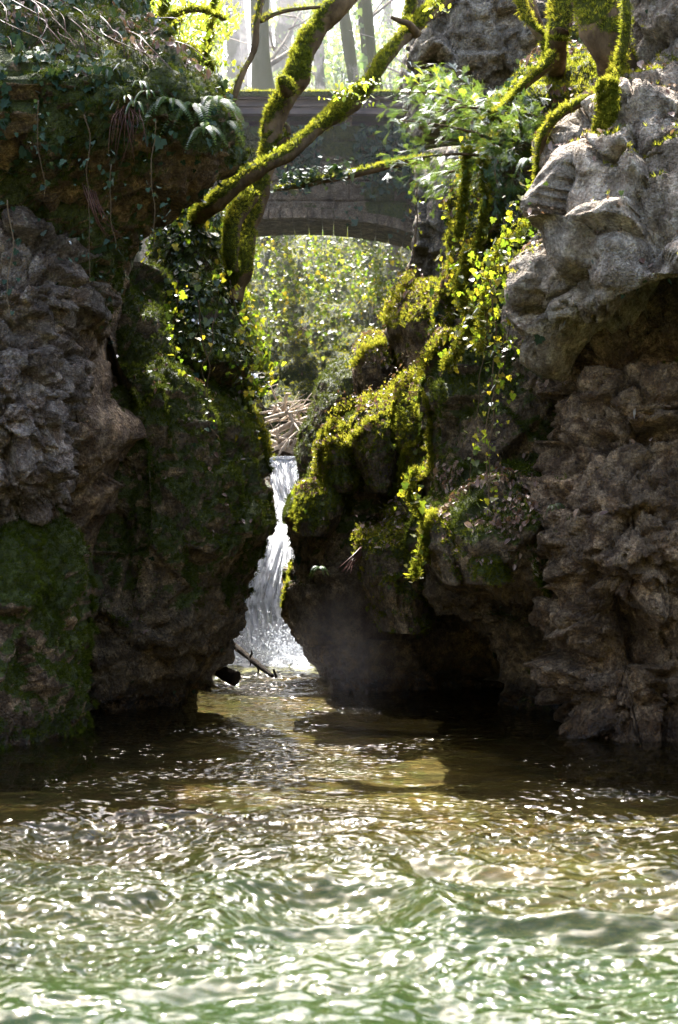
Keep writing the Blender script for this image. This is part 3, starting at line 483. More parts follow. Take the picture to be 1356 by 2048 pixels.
# rounded mossy lumps and ledges of the right bank
def lump(pts, D, b, label, m=M_DARK, seed=0, moss=(-.35, .45), t=5200, **k):
    rows = [(v, l, r, D, b*math.sin(min(1, .08+.92*i/3.6)*pi/2)) for i, (v, l, r) in enumerate(pts)]
    return boulder('rock', rows, m, k.pop('kind', 'ridge'), Rd=k.pop('Rd', .35), big=.07, med=.035, fine=.012, bb=k.pop('bb', .7), res=.022, seed=seed, moss=moss, mossn=.6, label=label, cat='rock', tuft=t, group='mossy rocks stepping down the right bank', **k)
LU = [
 lump([(846, 676, 700), (858, 660, 708), (880, 648, 715), (910, 644, 715), (950, 648, 715), (990, 660, 715)], 17.7, .7, 'small mossy rock with hanging moss fringe, upper left step of the right bank', seed=201),
 lump([(806, 745, 780), (818, 722, 800), (838, 704, 812), (866, 694, 812), (905, 692, 812), (960, 715, 800), (990, 735, 790)], 17.3, .8, 'mossy rock capped with dead leaves, centre of the right bank steps', seed=202),
 lump([(762, 815, 850), (775, 798, 872), (800, 785, 880), (850, 782, 880), (900, 790, 880), (960, 800, 880), (1010, 790, 880), (1040, 770, 880)], 16.9, .8, 'tall mossy rib left of the trailing ivy', seed=203),
 lump([(962, 620, 650), (972, 604, 665), (990, 590, 675), (1023, 584, 680), (1050, 590, 675), (1075, 606, 655)], 17.3, .5, 'round mossy knob beside the narrowest part of the waterfall', seed=204),
 lump([(1034, 790, 820), (1046, 765, 850), (1064, 740, 860), (1088, 722, 862), (1108, 718, 862), (1140, 730, 862), (1200, 745, 860), (1260, 760, 860)], 16.6, .7, 'jutting mossy ledge with dead leaves and bare roots at its tip', seed=205),
 lump([(1018, 868, 900), (1030, 852, 918), (1060, 846, 925), (1095, 852, 925), (1135, 868, 925), (1170, 890, 920)], 14.3, .45, 'domed moss cushion at the lower edge of the shelf', seed=206),
 lump([(1035, 950, 985), (1050, 925, 1005), (1080, 915, 1020), (1130, 915, 1020), (1170, 930, 1020)], 14.0, .35, 'dark green moss mound on the shelf', seed=207),
 lump([(665, 745, 775), (680, 722, 790), (705, 710, 795), (750, 708, 795), (790, 716, 795), (815, 740, 790)], 19.2, .6, 'pale boulder with a bright moss cap under the upper rock', M_BROWN, 208, moss=(.25, .8)),
 lump([(560, 830, 880), (578, 805, 915), (610, 790, 925), (650, 775, 925), (670, 772, 925), (690, 790, 925), (740, 800, 925), (800, 810, 925)], 18.6, .8, 'big rock block with thick yellow moss and dead leaves on top', M_BROWN, 209, moss=(.25, .8)),
]
DK = lump([(715, 690, 740), (735, 655, 760), (770, 635, 770), (830, 622, 770), (870, 605, 770), (920, 598, 770), (980, 610, 770), (1060, 620, 770)], 21.5, .9, 'dark mossy rock behind the right bank next to the driftwood', seed=210, moss=(-.2, .7), t=1800, tuftm=M_DMOSS)
GP = boulder('rock_pillar', [(300, 858, 1050, 19.8, .3), (345, 846, 1050, 19.7, .5), (400, 838, 1050, 19.6, .6), (470, 832, 1050, 19.6, .65), (540, 838, 1050, 19.6, .65), (600, 850, 1050, 19.6, .6), (700, 850, 1050, 19.6, .6)],
    M_PALE, 'pebble', Rd=.5, big=.1, med=.08, seed=120, moss=(.8, 1.4), label='pale knobbly rock pillar carrying the right end of the bridge', cat='rock', tuft=1500)
UP = boulder('rock_outcrop', [(-90, 850, 1330, 22.5, .8), (0, 842, 1330, 22.2, 1.0), (50, 838, 1330, 22, 1.1), (80, 848, 1330, 22, 1.1), (110, 822, 1330, 22, 1.1), (150, 812, 1330, 22, 1.0), (200, 830, 1330, 22, .8), (260, 850, 1330, 22, .7)],
    M_PALE, 'blocks', Rd=.5, big=.22, med=.07, blk=.6, seed=131, moss=(1.0, 1.5), mossn=.7, label='pale limestone outcrop standing above the bridge behind the yew', cat='rock', tuft=1800)
# walls around and behind the waterfall
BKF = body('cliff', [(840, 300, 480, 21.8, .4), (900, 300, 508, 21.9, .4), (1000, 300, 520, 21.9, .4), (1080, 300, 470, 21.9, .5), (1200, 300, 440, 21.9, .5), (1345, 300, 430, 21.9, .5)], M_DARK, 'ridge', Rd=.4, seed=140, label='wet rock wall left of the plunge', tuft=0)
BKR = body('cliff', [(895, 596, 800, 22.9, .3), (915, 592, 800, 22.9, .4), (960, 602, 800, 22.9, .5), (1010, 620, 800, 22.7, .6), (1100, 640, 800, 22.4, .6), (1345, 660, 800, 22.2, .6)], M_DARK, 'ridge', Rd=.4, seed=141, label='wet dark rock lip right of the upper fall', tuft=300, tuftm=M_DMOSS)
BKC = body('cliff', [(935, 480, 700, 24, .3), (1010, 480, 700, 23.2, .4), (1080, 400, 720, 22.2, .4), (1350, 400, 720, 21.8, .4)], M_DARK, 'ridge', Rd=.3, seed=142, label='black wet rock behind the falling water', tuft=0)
# sunlit ivy bank seen through the arch: leans back, so the sun reaches it
IW = body('bank', [(400, -300, 1700, 38, .4), (455, -300, 1700, 36.5, .5), (540, -300, 1700, 33.5, .6), (640, -200, 1600, 31, .7), (740, 0, 1500, 29.2, .7), (820, 100, 1400, 28.2, .6), (900, 200, 1300, 27.6, .5), (960, 200, 1300, 27.5, .3)],
    M_BROWN, 'ridge', Rd=.8, res=.05, big=.5, med=.12, seed=150, moss=(-.4, .5), mossn=.9, label='ivy covered bank behind the bridge', tuft=700)
SW = body('cliff', [(600, -100, 440, 24.5, .5), (640, -100, 462, 24.4, .6), (700, -100, 500, 24.2, .8), (820, -100, 512, 24, .8), (960, -100, 520, 24, .8)], M_DARK, 'ridge', Rd=.6, seed=160, res=.04, label='shaded rock wall behind the left shoulder', tuft=600)
#PART3
# ================================================================== BRIDGE
def gridsurf(nu, nv, fn):
    a, b_ = np.meshgrid(np.linspace(0, 1, nu), np.linspace(0, 1, nv)); return fn(a, b_)
DB = 27.0; k_ = DB/F
def X_(u): return (u-678)*k_
def Z_(v): return H+(1024-v)*k_
BR = empty('bridge', (X_(620), DB, Z_(470)), 'old stone arch bridge hung with ivy across the cleft, flat deck above it', 'bridge')
xa, xb = X_(360), X_(900); nu, nv = 260, 110
def soffit(x):
    c = X_(600); rr = X_(840)-c; t = np.clip((x-c)/rr, -1.2, 1.2); return Z_(436)-.22*t*t-.05*np.abs(t)**5
U_, V_ = np.meshgrid(np.linspace(xa, xb, nu), np.linspace(0, 1, nv)); top = Z_(252)
s0 = soffit(U_); ZZ = s0+.16+(top-s0-.16)*V_
q = np.stack([U_.ravel(), 0*U_.ravel(), ZZ.ravel()], 1)
cz = ZZ*3.3; row = np.floor(cz); cx_ = U_*1.5+.5*(row % 2)+.3*_h(row.astype(np.int64), row.astype(np.int64)*3, row.astype(np.int64), 4)
jo = np.minimum(np.minimum(cz-row, 1-(cz-row))*1/3.3, np.minimum(cx_-np.floor(cx_), 1-(cx_-np.floor(cx_)))/1.5)
off = -.035*sstep(.03, .0, jo)+.035*(_h(np.floor(cx_).astype(np.int64), row.astype(np.int64), row.astype(np.int64)*0, 3)-.5)+(.03*fbm(q, 3, 4, 6)).reshape(jo.shape)
Gf = np.stack([U_, DB-off, ZZ], -1); Gb = np.stack([U_[:, ::-1], np.full_like(U_, DB+1.6), ZZ[:, ::-1]], -1)
Gw = np.concatenate([Gf, Gb[:, ::20]], 1)
mkw = sstep(.0, .6, fbm(Gw.reshape(-1, 3), 1.5, 4, 8)+.45*sstep(Z_(330), Z_(255), Gw[..., 2].ravel()))
Vw = Gw.reshape(-1, 3)
mkmesh('masonry_wall', Vw, gridfaces(nv, Gw.shape[1], True), M_BRIDGE, BR, {'moss': mkw}, smooth=False)
tp_ = np.array([[xa, DB-.02, top], [xb, DB-.02, top], [xb, DB+1.6, top], [xa, DB+1.6, top]]); mkmesh('wall_top', tp_, np.array([[0, 1, 2, 3]]), M_BRIDGE, BR, {'moss': np.ones(4)})
# arch ring of thin voussoirs
Vs, Fs = [], []; x = xa
while x < xb-.02:
    wd_ = random.uniform(.17, .24); x2 = min(x+wd_-.012, xb); pr_ = random.uniform(.035, .06)
    o_ = len(Vs); z1, z2 = soffit(np.array([x, x2])); h_ = .15+random.uniform(-.006, .006)
    for yy in (DB-pr_, DB+1.6+pr_): Vs += [(x, yy, z1), (x2, yy, z2), (x2, yy, z2+h_), (x, yy, z1+h_)]
    Fs += [(o_, o_+1, o_+2, o_+3), (o_+5, o_+4, o_+7, o_+6), (o_+4, o_+5, o_+1, o_), (o_+3, o_+2, o_+6, o_+7), (o_+1, o_+5, o_+6, o_+2), (o_+4, o_, o_+3, o_+7)]; x += wd_
mkmesh('arch_ring', Vs, np.array(Fs), M_BRIDGE, BR, {'moss': np.full(len(Vs), .1)}, smooth=False)
def box(x0, x1, y0, y1, z0, z1): return [(x0, y0, z0), (x1, y0, z0), (x1, y1, z0), (x0, y1, z0), (x0, y0, z1), (x1, y0, z1), (x1, y1, z1), (x0, y1, z1)]
BF = np.array([(0, 1, 5, 4), (1, 2, 6, 5), (2, 3, 7, 6), (3, 0, 4, 7), (4, 5, 6, 7), (3, 2, 1, 0)])
def boxes(name, bs, m, parent, moss=0.): 
    V = []; Fq = []
    for b_ in bs: Fq.append(BF+len(V)); V += box(*b_)
    return mkmesh(name, V, np.vstack(Fq), m, parent, {'moss': np.full(len(V), moss), 'rnd': np.full(len(V), .5)}, False)
m, t = mat('deck steel'); b = NB(t); n_ = b.noise(b.mapp(b.pos(), (1, 1, 6)), 3, 5, .65)
b.out(b.n('ShaderNodeBsdfPrincipled', {'Base Color': b.mix(b.ramp(n_, (.4, (0, 0, 0)), (.6, (1, 1, 1))), (.055, .04, .045), (.12, .085, .075)), 'Roughness': .7}).outputs[0]); M_STEEL = m
boxes('deck_slab', [(X_(395), X_(850), DB-.25, DB+1.9, Z_(199), Z_(190))], M_BRIDGE, BR, .95)
boxes('girder', [(X_(400), X_(850), DB-.20, DB-.02, Z_(203), Z_(199.4)), (X_(400), X_(850), DB-.12, DB-.09, Z_(228), Z_(203)), (X_(400), X_(850), DB-.20, DB-.02, Z_(233), Z_(228)), (X_(400), X_(850), DB-.15, DB-.122, Z_(217), Z_(212))], M_STEEL, BR)
boxes('girder', [(X_(400), X_(850), DB+1.5, DB+1.56, Z_(233), Z_(199.5))], M_STEEL, BR)
boxes('bearing_block', [(X_(455), X_(487), DB-.05, DB+.5, Z_(253), Z_(233.4))], M_BRIDGE, BR)
boxes('bearing_block', [(X_(690), X_(704), DB-.05, DB+.5, Z_(253), Z_(233.4))], M_BRIDGE, BR)
kx = RNG.uniform(X_(400), X_(850), 900); Pm = np.stack([kx, RNG.uniform(DB-.26, DB-.1, 900), Z_(190)+0*kx], 1)
instance('moss', TUFT_V, np.array(TUFT_F), Pm, frames(np.tile([0, 0, 1.], (900, 1))), .035*RNG.uniform(.6, 1.5, 900), M_MOSS, BR)

# ================================================================== LEAF COVER
def cover(name, parts, m, label, kind='stuff', tpl='ivy', cat=None, parent=None):
    Pp = np.vstack([p for p, n, s in parts]); N = np.vstack([n for p, n, s in parts]); s_ = np.concatenate([s for p, n, s in parts])
    o = leaves(name, Pp, N, s_, m, parent, tpl); 
    if o and parent is None: tag(o, label, cat, None, kind)
    return o
def pick(S, dens, wfn, size, lift=.03):
    idx = sample(S, dens, np.clip(wfn(S), 0, 3)); n = S['N'][idx]; p = S['V'][idx]+n*np.abs(RNG.normal(lift, lift*.6, (len(idx), 1)))+RNG.normal(0, .01, (len(idx), 3)); return (p, n, np.full(len(idx), size))
def cl(S, sc_, s, lo=.0, hi=.35): return sstep(lo, hi, fbm(S['V'], sc_, 3, s))
def box2(S, u0, u1, v0, v1, f=25): return sstep(u0-f, u0+f, S['u'])*sstep(u1+f, u1-f, S['u'])*sstep(v0-f, v0+f, S['v'])*sstep(v1+f, v1-f, S['v'])
# left top: ivy in shade, thinning down the overhang
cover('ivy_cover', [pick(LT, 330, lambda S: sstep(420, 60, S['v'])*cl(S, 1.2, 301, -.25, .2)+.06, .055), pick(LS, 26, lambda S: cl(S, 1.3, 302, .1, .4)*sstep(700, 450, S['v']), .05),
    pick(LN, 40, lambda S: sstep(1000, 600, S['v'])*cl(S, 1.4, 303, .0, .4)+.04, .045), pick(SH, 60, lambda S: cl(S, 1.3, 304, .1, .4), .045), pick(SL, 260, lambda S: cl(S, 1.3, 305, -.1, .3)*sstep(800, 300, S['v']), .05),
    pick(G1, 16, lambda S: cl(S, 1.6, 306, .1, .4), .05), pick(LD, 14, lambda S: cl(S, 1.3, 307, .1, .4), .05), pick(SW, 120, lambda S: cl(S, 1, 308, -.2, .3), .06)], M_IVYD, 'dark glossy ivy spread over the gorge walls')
cover('ivy_cover', [pick(BU, 1700, lambda S: sstep(640, 560, S['v']+.5*(S['u']-400))*cl(S, 2.2, 310, -.5, .0)+.12, .052, .05)], M_IVY, 'backlit green ivy hanging over the left shoulder below the leaning trees')
cover('ivy_cover', [pick(BU, 520, lambda S: sstep(640, 560, S['v']+.5*(S['u']-400))*cl(S, 3, 311, -.1, .3)+sstep(440, 470, S['u'])*.5, .055, .09), pick(LN, 14, lambda S: box2(S, 470, 560, 770, 900), .06, .06)], M_IVYY, 'bright yellow green ivy leaves catching the sun on the left shoulder')
cover('ivy_cover', [pick(IW, 12, lambda S: cl(S, .8, 320, -.4, .1), .085, .12)], M_BANK, 'sunlit ivy over the bank behind the bridge arch')
cover('ivy_cover', [pick(IW, 9, lambda S: cl(S, 1.2, 321, -.2, .3), .085, .2)], M_IVYY, 'yellow ivy leaves scattered over the bank behind the bridge arch')
cp, cn = [], []
for k in range(190):
    x0 = RNG.uniform(-2.1, 1.6); y0 = RNG.uniform(28.9, 31.5); z1 = RNG.uniform(4.6, 7.2); l = RNG.uniform(.6, 2.4); n = int(l*34); t_ = RNG.random(n)
    cp.append(np.stack([x0+.12*np.sin(t_*4+k)+RNG.normal(0, .035, n), y0+RNG.normal(0, .05, n), z1-l*t_], 1)); cn.append(np.tile([0, -.7, .5], (n, 1)))
cp, cn = np.vstack(cp), np.vstack(cn); h_ = RNG.random(len(cp)) < .55
cover('ivy_curtain', [(cp[h_], cn[h_], np.full(h_.sum(), .06))], M_BANK, 'green ivy strings hanging behind the bridge arch')
cover('ivy_curtain', [(cp[~h_], cn[~h_], np.full((~h_).sum(), .055))], M_IVYY, 'yellow leaved ivy strings hanging behind the bridge arch')
# bridge ivy
def bridge_ivy(n, m, seed, lab):
    x = RNG.uniform(xa, xb, n); z = Z_(250)-np.abs(RNG.normal(0, .62, n)); q = np.stack([x, 0*x, z*.6], 1); keep = (fbm(q, 1.7, 3, seed) > -.12+.35*(Z_(250)-z)/1.5) & (z > soffit(x)-.15)
    x, z = x[keep], z[keep]; Pp = np.stack([x, DB-.05-np.abs(RNG.normal(0, .05, len(x))), z], 1); return leaves('ivy', Pp, np.tile([0, -1., .3], (len(x), 1)), .07, m, BR)
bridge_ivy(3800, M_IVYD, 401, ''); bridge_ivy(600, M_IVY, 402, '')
# litter
cover('leaf_litter', [pick(S, 1300, lambda S: sstep(.45, .8, S['N'][:, 2])*cl(S, 3, 330, -.45, .0), .042, .015) for S in LU]+
    [pick(SH, 1500, lambda S: box2(S, 880, 1140, 920, 1140, 20)*sstep(.1, .6, S['N'][:, 2]+.3)*cl(S, 3.5, 331, -.2, .2), .045, .012), pick(SL, 700, lambda S: sstep(.2, .5, S['N'][:, 2])*cl(S, 2, 332, -.3, .2), .05, .02),
     pick(LT, 420, lambda S: sstep(.25, .5, S['N'][:, 2])*cl(S, 1.5, 333, -.2, .3), .05, .02), pick(G1, 300, lambda S: sstep(.7, .9, S['N'][:, 2])*cl(S, 2, 334, -.3, .2), .045, .02), pick(LN, 90, lambda S: sstep(.5, .7, S['N'][:, 2]), .04, .02), pick(G2, 14, lambda S: sstep(.3, .6, S['N'][:, 2]), .04, .02)],
    M_LITTER, 'pinkish brown dead leaves lying on the ledges', tpl='lit')
# small leaves on the lit edges of the right bank
cover('ivy_cover', [pick(S, 30, lambda S: sstep(.0, .5, S['N'][:, 2])+.3, .04, .03) for S in LU[:5]], M_IVYY, 'small yellow ivy leaves on the mossy steps')
cover('ivy_cover', [pick(SL, 200, lambda S: sstep(990, 900, S['u'])*cl(S, 2, 341, -.3, .1), .05, .06)], M_IVYY, 'yellow green ivy along the sunlit edge of the right bank')

# ================================================================== HANGING VINES
def vine(pts, D, label, m=None, dens=60, size=.04, r=.005, sag=.0, ends=(0, 1), name='ivy_vine', wig=.02, moss=0, side=.05, twig=None, grp='ivy vines trailing over the rocks'):
    path = np.array(PP(pts, D)); L = np.concatenate([[0], np.cumsum(np.linalg.norm(np.diff(path, axis=0), axis=1))]); s = np.linspace(0, L[-1], max(6, int(L[-1]/.05)))
    path = catmull(path, L, s); path += np.stack([fbm(path, 4, 2, random.randint(0, 999))*wig*2, fbm(path, 4, 2, random.randint(0, 999))*wig, 0*s], 1)
    root = empty(name, path[-1] if path[-1][2] < path[0][2] else path[0], label, 'vine', grp)
    tubes('stem', [(path, r*np.linspace(1, .6, len(path)))], twig or M_TWIG, root, 5)
    n = int(L[-1]*dens*1.5)
    if n: 
        a, b_ = ends; i = (RNG.uniform(a, b_, n)*(len(path)-1)).astype(int); Pp = path[i]+RNG.normal(0, side, (n, 3)); leaves('leaves', Pp, np.tile([.1, -.8, .5], (n, 1)), size, m or M_IVYY, root, tilt=.7)
    if moss: 
        n = int(L[-1]*moss); i = RNG.integers(0, len(path), n); Pp = path[i]+RNG.normal(0, r+.012, (n, 3)); instance('moss', TUFT_V, np.array(TUFT_F), Pp, frames(RNG.normal(0, 1, (n, 3))), .024*RNG.uniform(.6, 1.4, n), M_MOSS, root)
    return root
VN = [
 ([(985, 560), (992, 640), (985, 740), (988, 830), (978, 900), (982, 990)], 13.5, 'long pale bare ivy stem hanging in front of the shelf, leaves at its tip', dict(dens=26, ends=(.05, .95), r=.007)),
 ([(1005, 640), (1000, 720), (978, 800), (968, 880), (975, 1030)], 13.5, 'ivy stem with a yellow leaf cluster hanging to the leaf strewn shelf', dict(dens=30, ends=(.3, 1), r=.006)),
 ([(965, 560), (975, 660), (962, 740), (955, 840), (940, 960)], 13.6, 'thin bare stem curving left beside the long hanging stem', dict(dens=10, r=.005)),
 ([(1010, 520), (1025, 600), (1020, 700), (1012, 760)], 13.3, 'short ivy strand beside the grey bulge', dict(dens=60, r=.005)),
 ([(1075, 380), (1050, 440), (1000, 490), (975, 560), (960, 640), (955, 700)], 13.6, 'leafy yellow ivy strand falling from the corner of the grey wall', dict(dens=170, side=.09, moss=500)),
 ([(1085, 430), (1060, 480), (1010, 540), (985, 600), (980, 680)], 13.5, 'dense leafy ivy strand under the grey corner', dict(dens=150, side=.08)),
 ([(930, 500), (925, 560), (935, 640), (915, 700), (890, 730)], 14.4, 'mossy ivy root following the lit edge of the right bank', dict(dens=110, moss=1500, r=.014, side=.06)),
 ([(835, 940), (820, 985), (835, 1010), (850, 1050), (840, 1110), (835, 1150)], 14.2, 'yellow ivy string hanging past the moss cushion', dict(dens=70, moss=900, r=.008)),
 ([(935, 300), (925, 360), (930, 420), (920, 470)], 15, 'moss string hanging beneath the yew, left one', dict(dens=60, moss=1500, r=.01)),
 ([(965, 320), (968, 400), (960, 470), (940, 520)], 14.9, 'moss string hanging beneath the yew, right one', dict(dens=40, moss=1500, r=.01)),
 ([(905, 350), (905, 430), (912, 500), (905, 545)], 16, 'ivy string with orange yellow leaves before the pale pillar', dict(dens=60)),
 ([(836, 360), (834, 440), (828, 520), (838, 600)], 18.9, 'tan dead stem on the edge of the pale pillar', dict(dens=8, r=.008)),
 ([(460, 560), (475, 620), (500, 700), (510, 760), (505, 820)], 16.2, 'ivy string along the right edge of the left shoulder', dict(dens=60)),
 ([(355, 560), (348, 640), (352, 720), (350, 790)], 15.6, 'thin ivy string with bright leaves on the left shoulder', dict(dens=34)),
 ([(395, 600), (405, 680), (420, 740), (418, 840), (440, 880)], 15.4, 'bare twisting stem below the left shoulder', dict(dens=5, r=.006)),
 ([(430, 640), (425, 700), (405, 750), (412, 800)], 15.5, 'short bare stem below the left shoulder', dict(dens=4, r=.005)),
 ([(20, 400), (30, 480), (15, 560), (18, 640)], 12.6, 'pale ivy stem on the far left rock', dict(dens=16, m=M_IVYD, r=.005)),
 ([(75, 200), (80, 300), (88, 400)], 12.3, 'thin stem hanging at the far left under the overhang', dict(dens=20, m=M_IVYD, r=.004)),
 ([(175, 230), (178, 360), (176, 480), (180, 560)], 12.4, 'straight thin stem hanging down the overhang', dict(dens=16, m=M_IVYD, r=.004)),
 ([(310, 240), (305, 330), (310, 420), (302, 500)], 12.5, 'thin ivy string hanging near the tip of the overhang', dict(dens=22, m=M_IVYD, r=.004)),
 ([(228, 330), (225, 420), (230, 500)], 12.4, 'thin string with few leaves under the overhang', dict(dens=20, m=M_IVYD, r=.004)),
]
for k in range(6):
    u = 1192+k*6; l = [90, 130, 165, 150, 105, 70][k]
    VN.append(([(u+8, 165), (u+4, 165+l*.5), (u-2, 165+l)], 12.75-.02*k, 'golden moss strand hanging over the grey corner, '+['leftmost of six', 'second of six from the left', 'longest of the six', 'fourth of six from the left', 'fifth of six from the left', 'shortest, rightmost of six'][k], dict(dens=0, moss=1100, r=.002, name='moss_strand', grp='moss strands hanging over the grey corner')))
for pts, D, lab, kw in VN: vine(pts, D, lab, **kw)
# dead roots fanning under the overhang
rt = empty('root_cluster', P(265, 200, 12.5), 'red brown roots fanning down under the left overhang', 'roots')
tubes('root', [([P(255+RNG.uniform(-26, 26), 185+RNG.uniform(0, 20), 12.8), P(250+k*4-26+RNG.uniform(-8, 8), 240+RNG.uniform(-15, 15), 12.5), P(252+(k-8)*5+RNG.uniform(-14, 14), 270+RNG.uniform(0, 70), 12.55)], [.004, .0035, .0015]) for k in range(16)], M_ROOT, rt, 5, .05)
rt = empty('root_cluster', P(195, 420, 12.6), 'single red root band slanting down the dark left wall', 'roots')
tubes('root', [([P(165+k*5, 368+k*3, 12.75), P(178+k*5, 408+k*2, 12.66), P(197+k*4+RNG.uniform(-6, 6), 448, 12.7), P(212+k*7, 475+RNG.uniform(-10, 10), 12.8)], [.003, .0045, .0035, .0015]) for k in range(6)], M_ROOT, rt, 5, .05)
rt = empty('root_cluster', P(720, 1108, 15.7), 'bare brown roots sticking out of the tip of the jutting ledge', 'roots')
tubes('root', [([P(722, 1095+k*3, 15.75), P(705, 1112+k*4, 15.6), P(676+k*5, 1144+RNG.uniform(-8, 8), 15.5)], [.009, .006, .002]) for k in range(6)], M_ROOT, rt, 5, .05)
# dry stems on the left slope: a tangle nobody could count
pt = []
for k in range(230):
    u = RNG.uniform(-20, 330); v = RNG.uniform(max(-10, (u-200)*.45), 190); D = 13.2+max(0, (190-v))*.012; l = RNG.uniform(30, 130); a = RNG.choice([RNG.normal(.8, .3), RNG.normal(1.6, .5), RNG.normal(-.6, .4)]); bow = RNG.normal(0, 18)
    u2, v2 = u+l*math.cos(a), v+abs(l*math.sin(a)); 
    if v2 > 250: continue
    pt.append(([P(u, v, D), P((u+u2)/2+bow, (v+v2)/2-abs(bow)*.6, D-.25), P(u2, v2, D-.15-.003*l)], [.006, .0055, .003] if k % 4 else [.011, .009, .005]))
tag(tubes('dead_stems', pt, M_TWIG, None, 5, .08), 'tangle of dry brambles and dead stems on the left slope', None, None, 'stuff')
pt = []
for k in range(90):
    u = RNG.uniform(-20, 300); v = RNG.uniform(max(-10, (u-150)*.5), 200); D = 12.95; 
    pt.append(([P(u, v, D+.5), P(u+RNG.normal(20, 12), v+20, D), P(u+RNG.normal(40, 30), v+RNG.uniform(30, 90), D-.15)], [.004, .004, .0015]))
tag(tubes('dead_stems', pt, M_ROOT, None, 4, .08), 'reddish wiry stems hanging off the left slope', None, None, 'stuff')

# ---- rims of hanging moss and caught leaves along the edges of the right bank
from mathutils import Vector
bpy.context.view_layer.update()
ROCKS = [o for o in bpy.data.objects if o.type == 'MESH' and (o.name.split('.')[0] in ('cliff', 'stone'))]
INV = [(o, o.matrix_world.inverted()) for o in ROCKS]
def onrock(u, v):
    d = P(u, v, 1.)-np.array([0, 0, H]); best = None
    for o, im in INV:
        a = im @ Vector((0, 0, H)); b_ = (im.to_3x3() @ Vector(d)).normalized(); ok, loc, nrm, _ = o.ray_cast(a, b_)
        if ok:
            wl = o.matrix_world @ loc
            if best is None or wl.y < best[0].y: best = (wl, nrm)
    return best
RIM = [([(676, 833), (725, 812), (775, 800), (808, 775), (841, 754), (866, 713), (890, 684)], 15, 1), ([(791, 808), (787, 845), (785, 866), (797, 895), (808, 911)], 5, 0), ([(835, 816), (839, 858), (837, 886), (812, 911), (808, 961), (787, 994), (762, 1027)], 7, 0),
 ([(853, 796), (864, 837), (864, 878), (868, 932)], 7, 0), ([(870, 940), (841, 961), (824, 982), (816, 1006)], 13, 1), ([(816, 1006), (830, 1025), (845, 1043), (850, 1080), (862, 1120)], 5, 0), ([(791, 1027), (767, 1043), (738, 1060), (725, 1085), (723, 1114)], 11, 1),
 ([(690, 837), (665, 848), (657, 878)], 8, 0), ([(684, 845), (686, 880)], 5, 0), ([(671, 886), (648, 903), (640, 928), (636, 961)], 10, 1), ([(750, 845), (717, 874), (700, 895), (705, 928)], 10, 1), ([(719, 944), (702, 986), (698, 1031)], 7, 0),
 ([(830, 560), (800, 600), (776, 650)], 14, 1), ([(845, 570), (850, 610), (860, 650)], 8, 1), ([(770, 690), (735, 705), (712, 735)], 12, 0), ([(785, 700), (790, 740), (795, 775)], 6, 0), ([(890, 590), (905, 640), (880, 700), (866, 713)], 12, 1),
 ([(870, 1035), (858, 1060), (856, 1100)], 10, 0), ([(975, 480), (940, 540), (925, 600)], 12, 0), ([(490, 800), (510, 830), (530, 880), (540, 920)], 7, 0), ([(545, 960), (556, 1010), (558, 1045)], 5, 0), ([(585, 1120), (575, 1165), (566, 1215)], 4, 0), ([(500, 700), (516, 735), (522, 748)], 7, 0)]
mp, mn_, lp, ln2 = [], [], [], []
for pts, w_, lit in RIM:
    q = np.array([(a, 0, b_) for a, b_ in pts], float); L = np.concatenate([[0], np.cumsum(np.linalg.norm(np.diff(q, axis=0), axis=1))]); c_ = catmull(q, L, np.linspace(0, L[-1], int(L[-1]/2.2)))
    for cc in c_:
        h = onrock(cc[0], cc[2])
        if h is None: continue
        p0 = np.array(h[0]); n0 = np.array(h[1]); ww = w_*p0[1]/F*RNG.uniform(.6, 1.2); k = int(7+w_*.7)
        off = RNG.normal(0, .5, (k, 3))*ww; off[:, 2] = off[:, 2]*.8; mp.append(p0+off+n0*abs(ww)*.7+np.array([0, 0, ww*.5])); mn_.append(np.tile(n0*.5+np.array([-.1, 0, .8]), (k, 1)))
        if lit: k = 2 if w_ < 14 else 3; lp.append(p0+RNG.normal(0, .7, (k, 3))*ww+n0*ww*.9+np.array([0, 0, ww*.9])); ln2.append(np.tile([0, -.2, 1.], (k, 1)))
mp = np.vstack(mp); mn_ = np.vstack(mn_); tag(instance('moss', TUFT_V, np.array(TUFT_F), mp, frames(mn_, None, .4), .019*RNG.uniform(.6, 1.5, len(mp)), M_MOSS, None, np.clip(.6+RNG.normal(0, .3, len(mp)), 0, 1)), 'bright rims of moss along the rock edges', None, None, 'stuff')
lp = np.vstack(lp); tag(leaves('leaf_litter', lp, np.vstack(ln2), .036, M_LITTER, None, 'lit', .5), 'pale dead leaves caught along the mossy edges', None, None, 'stuff')

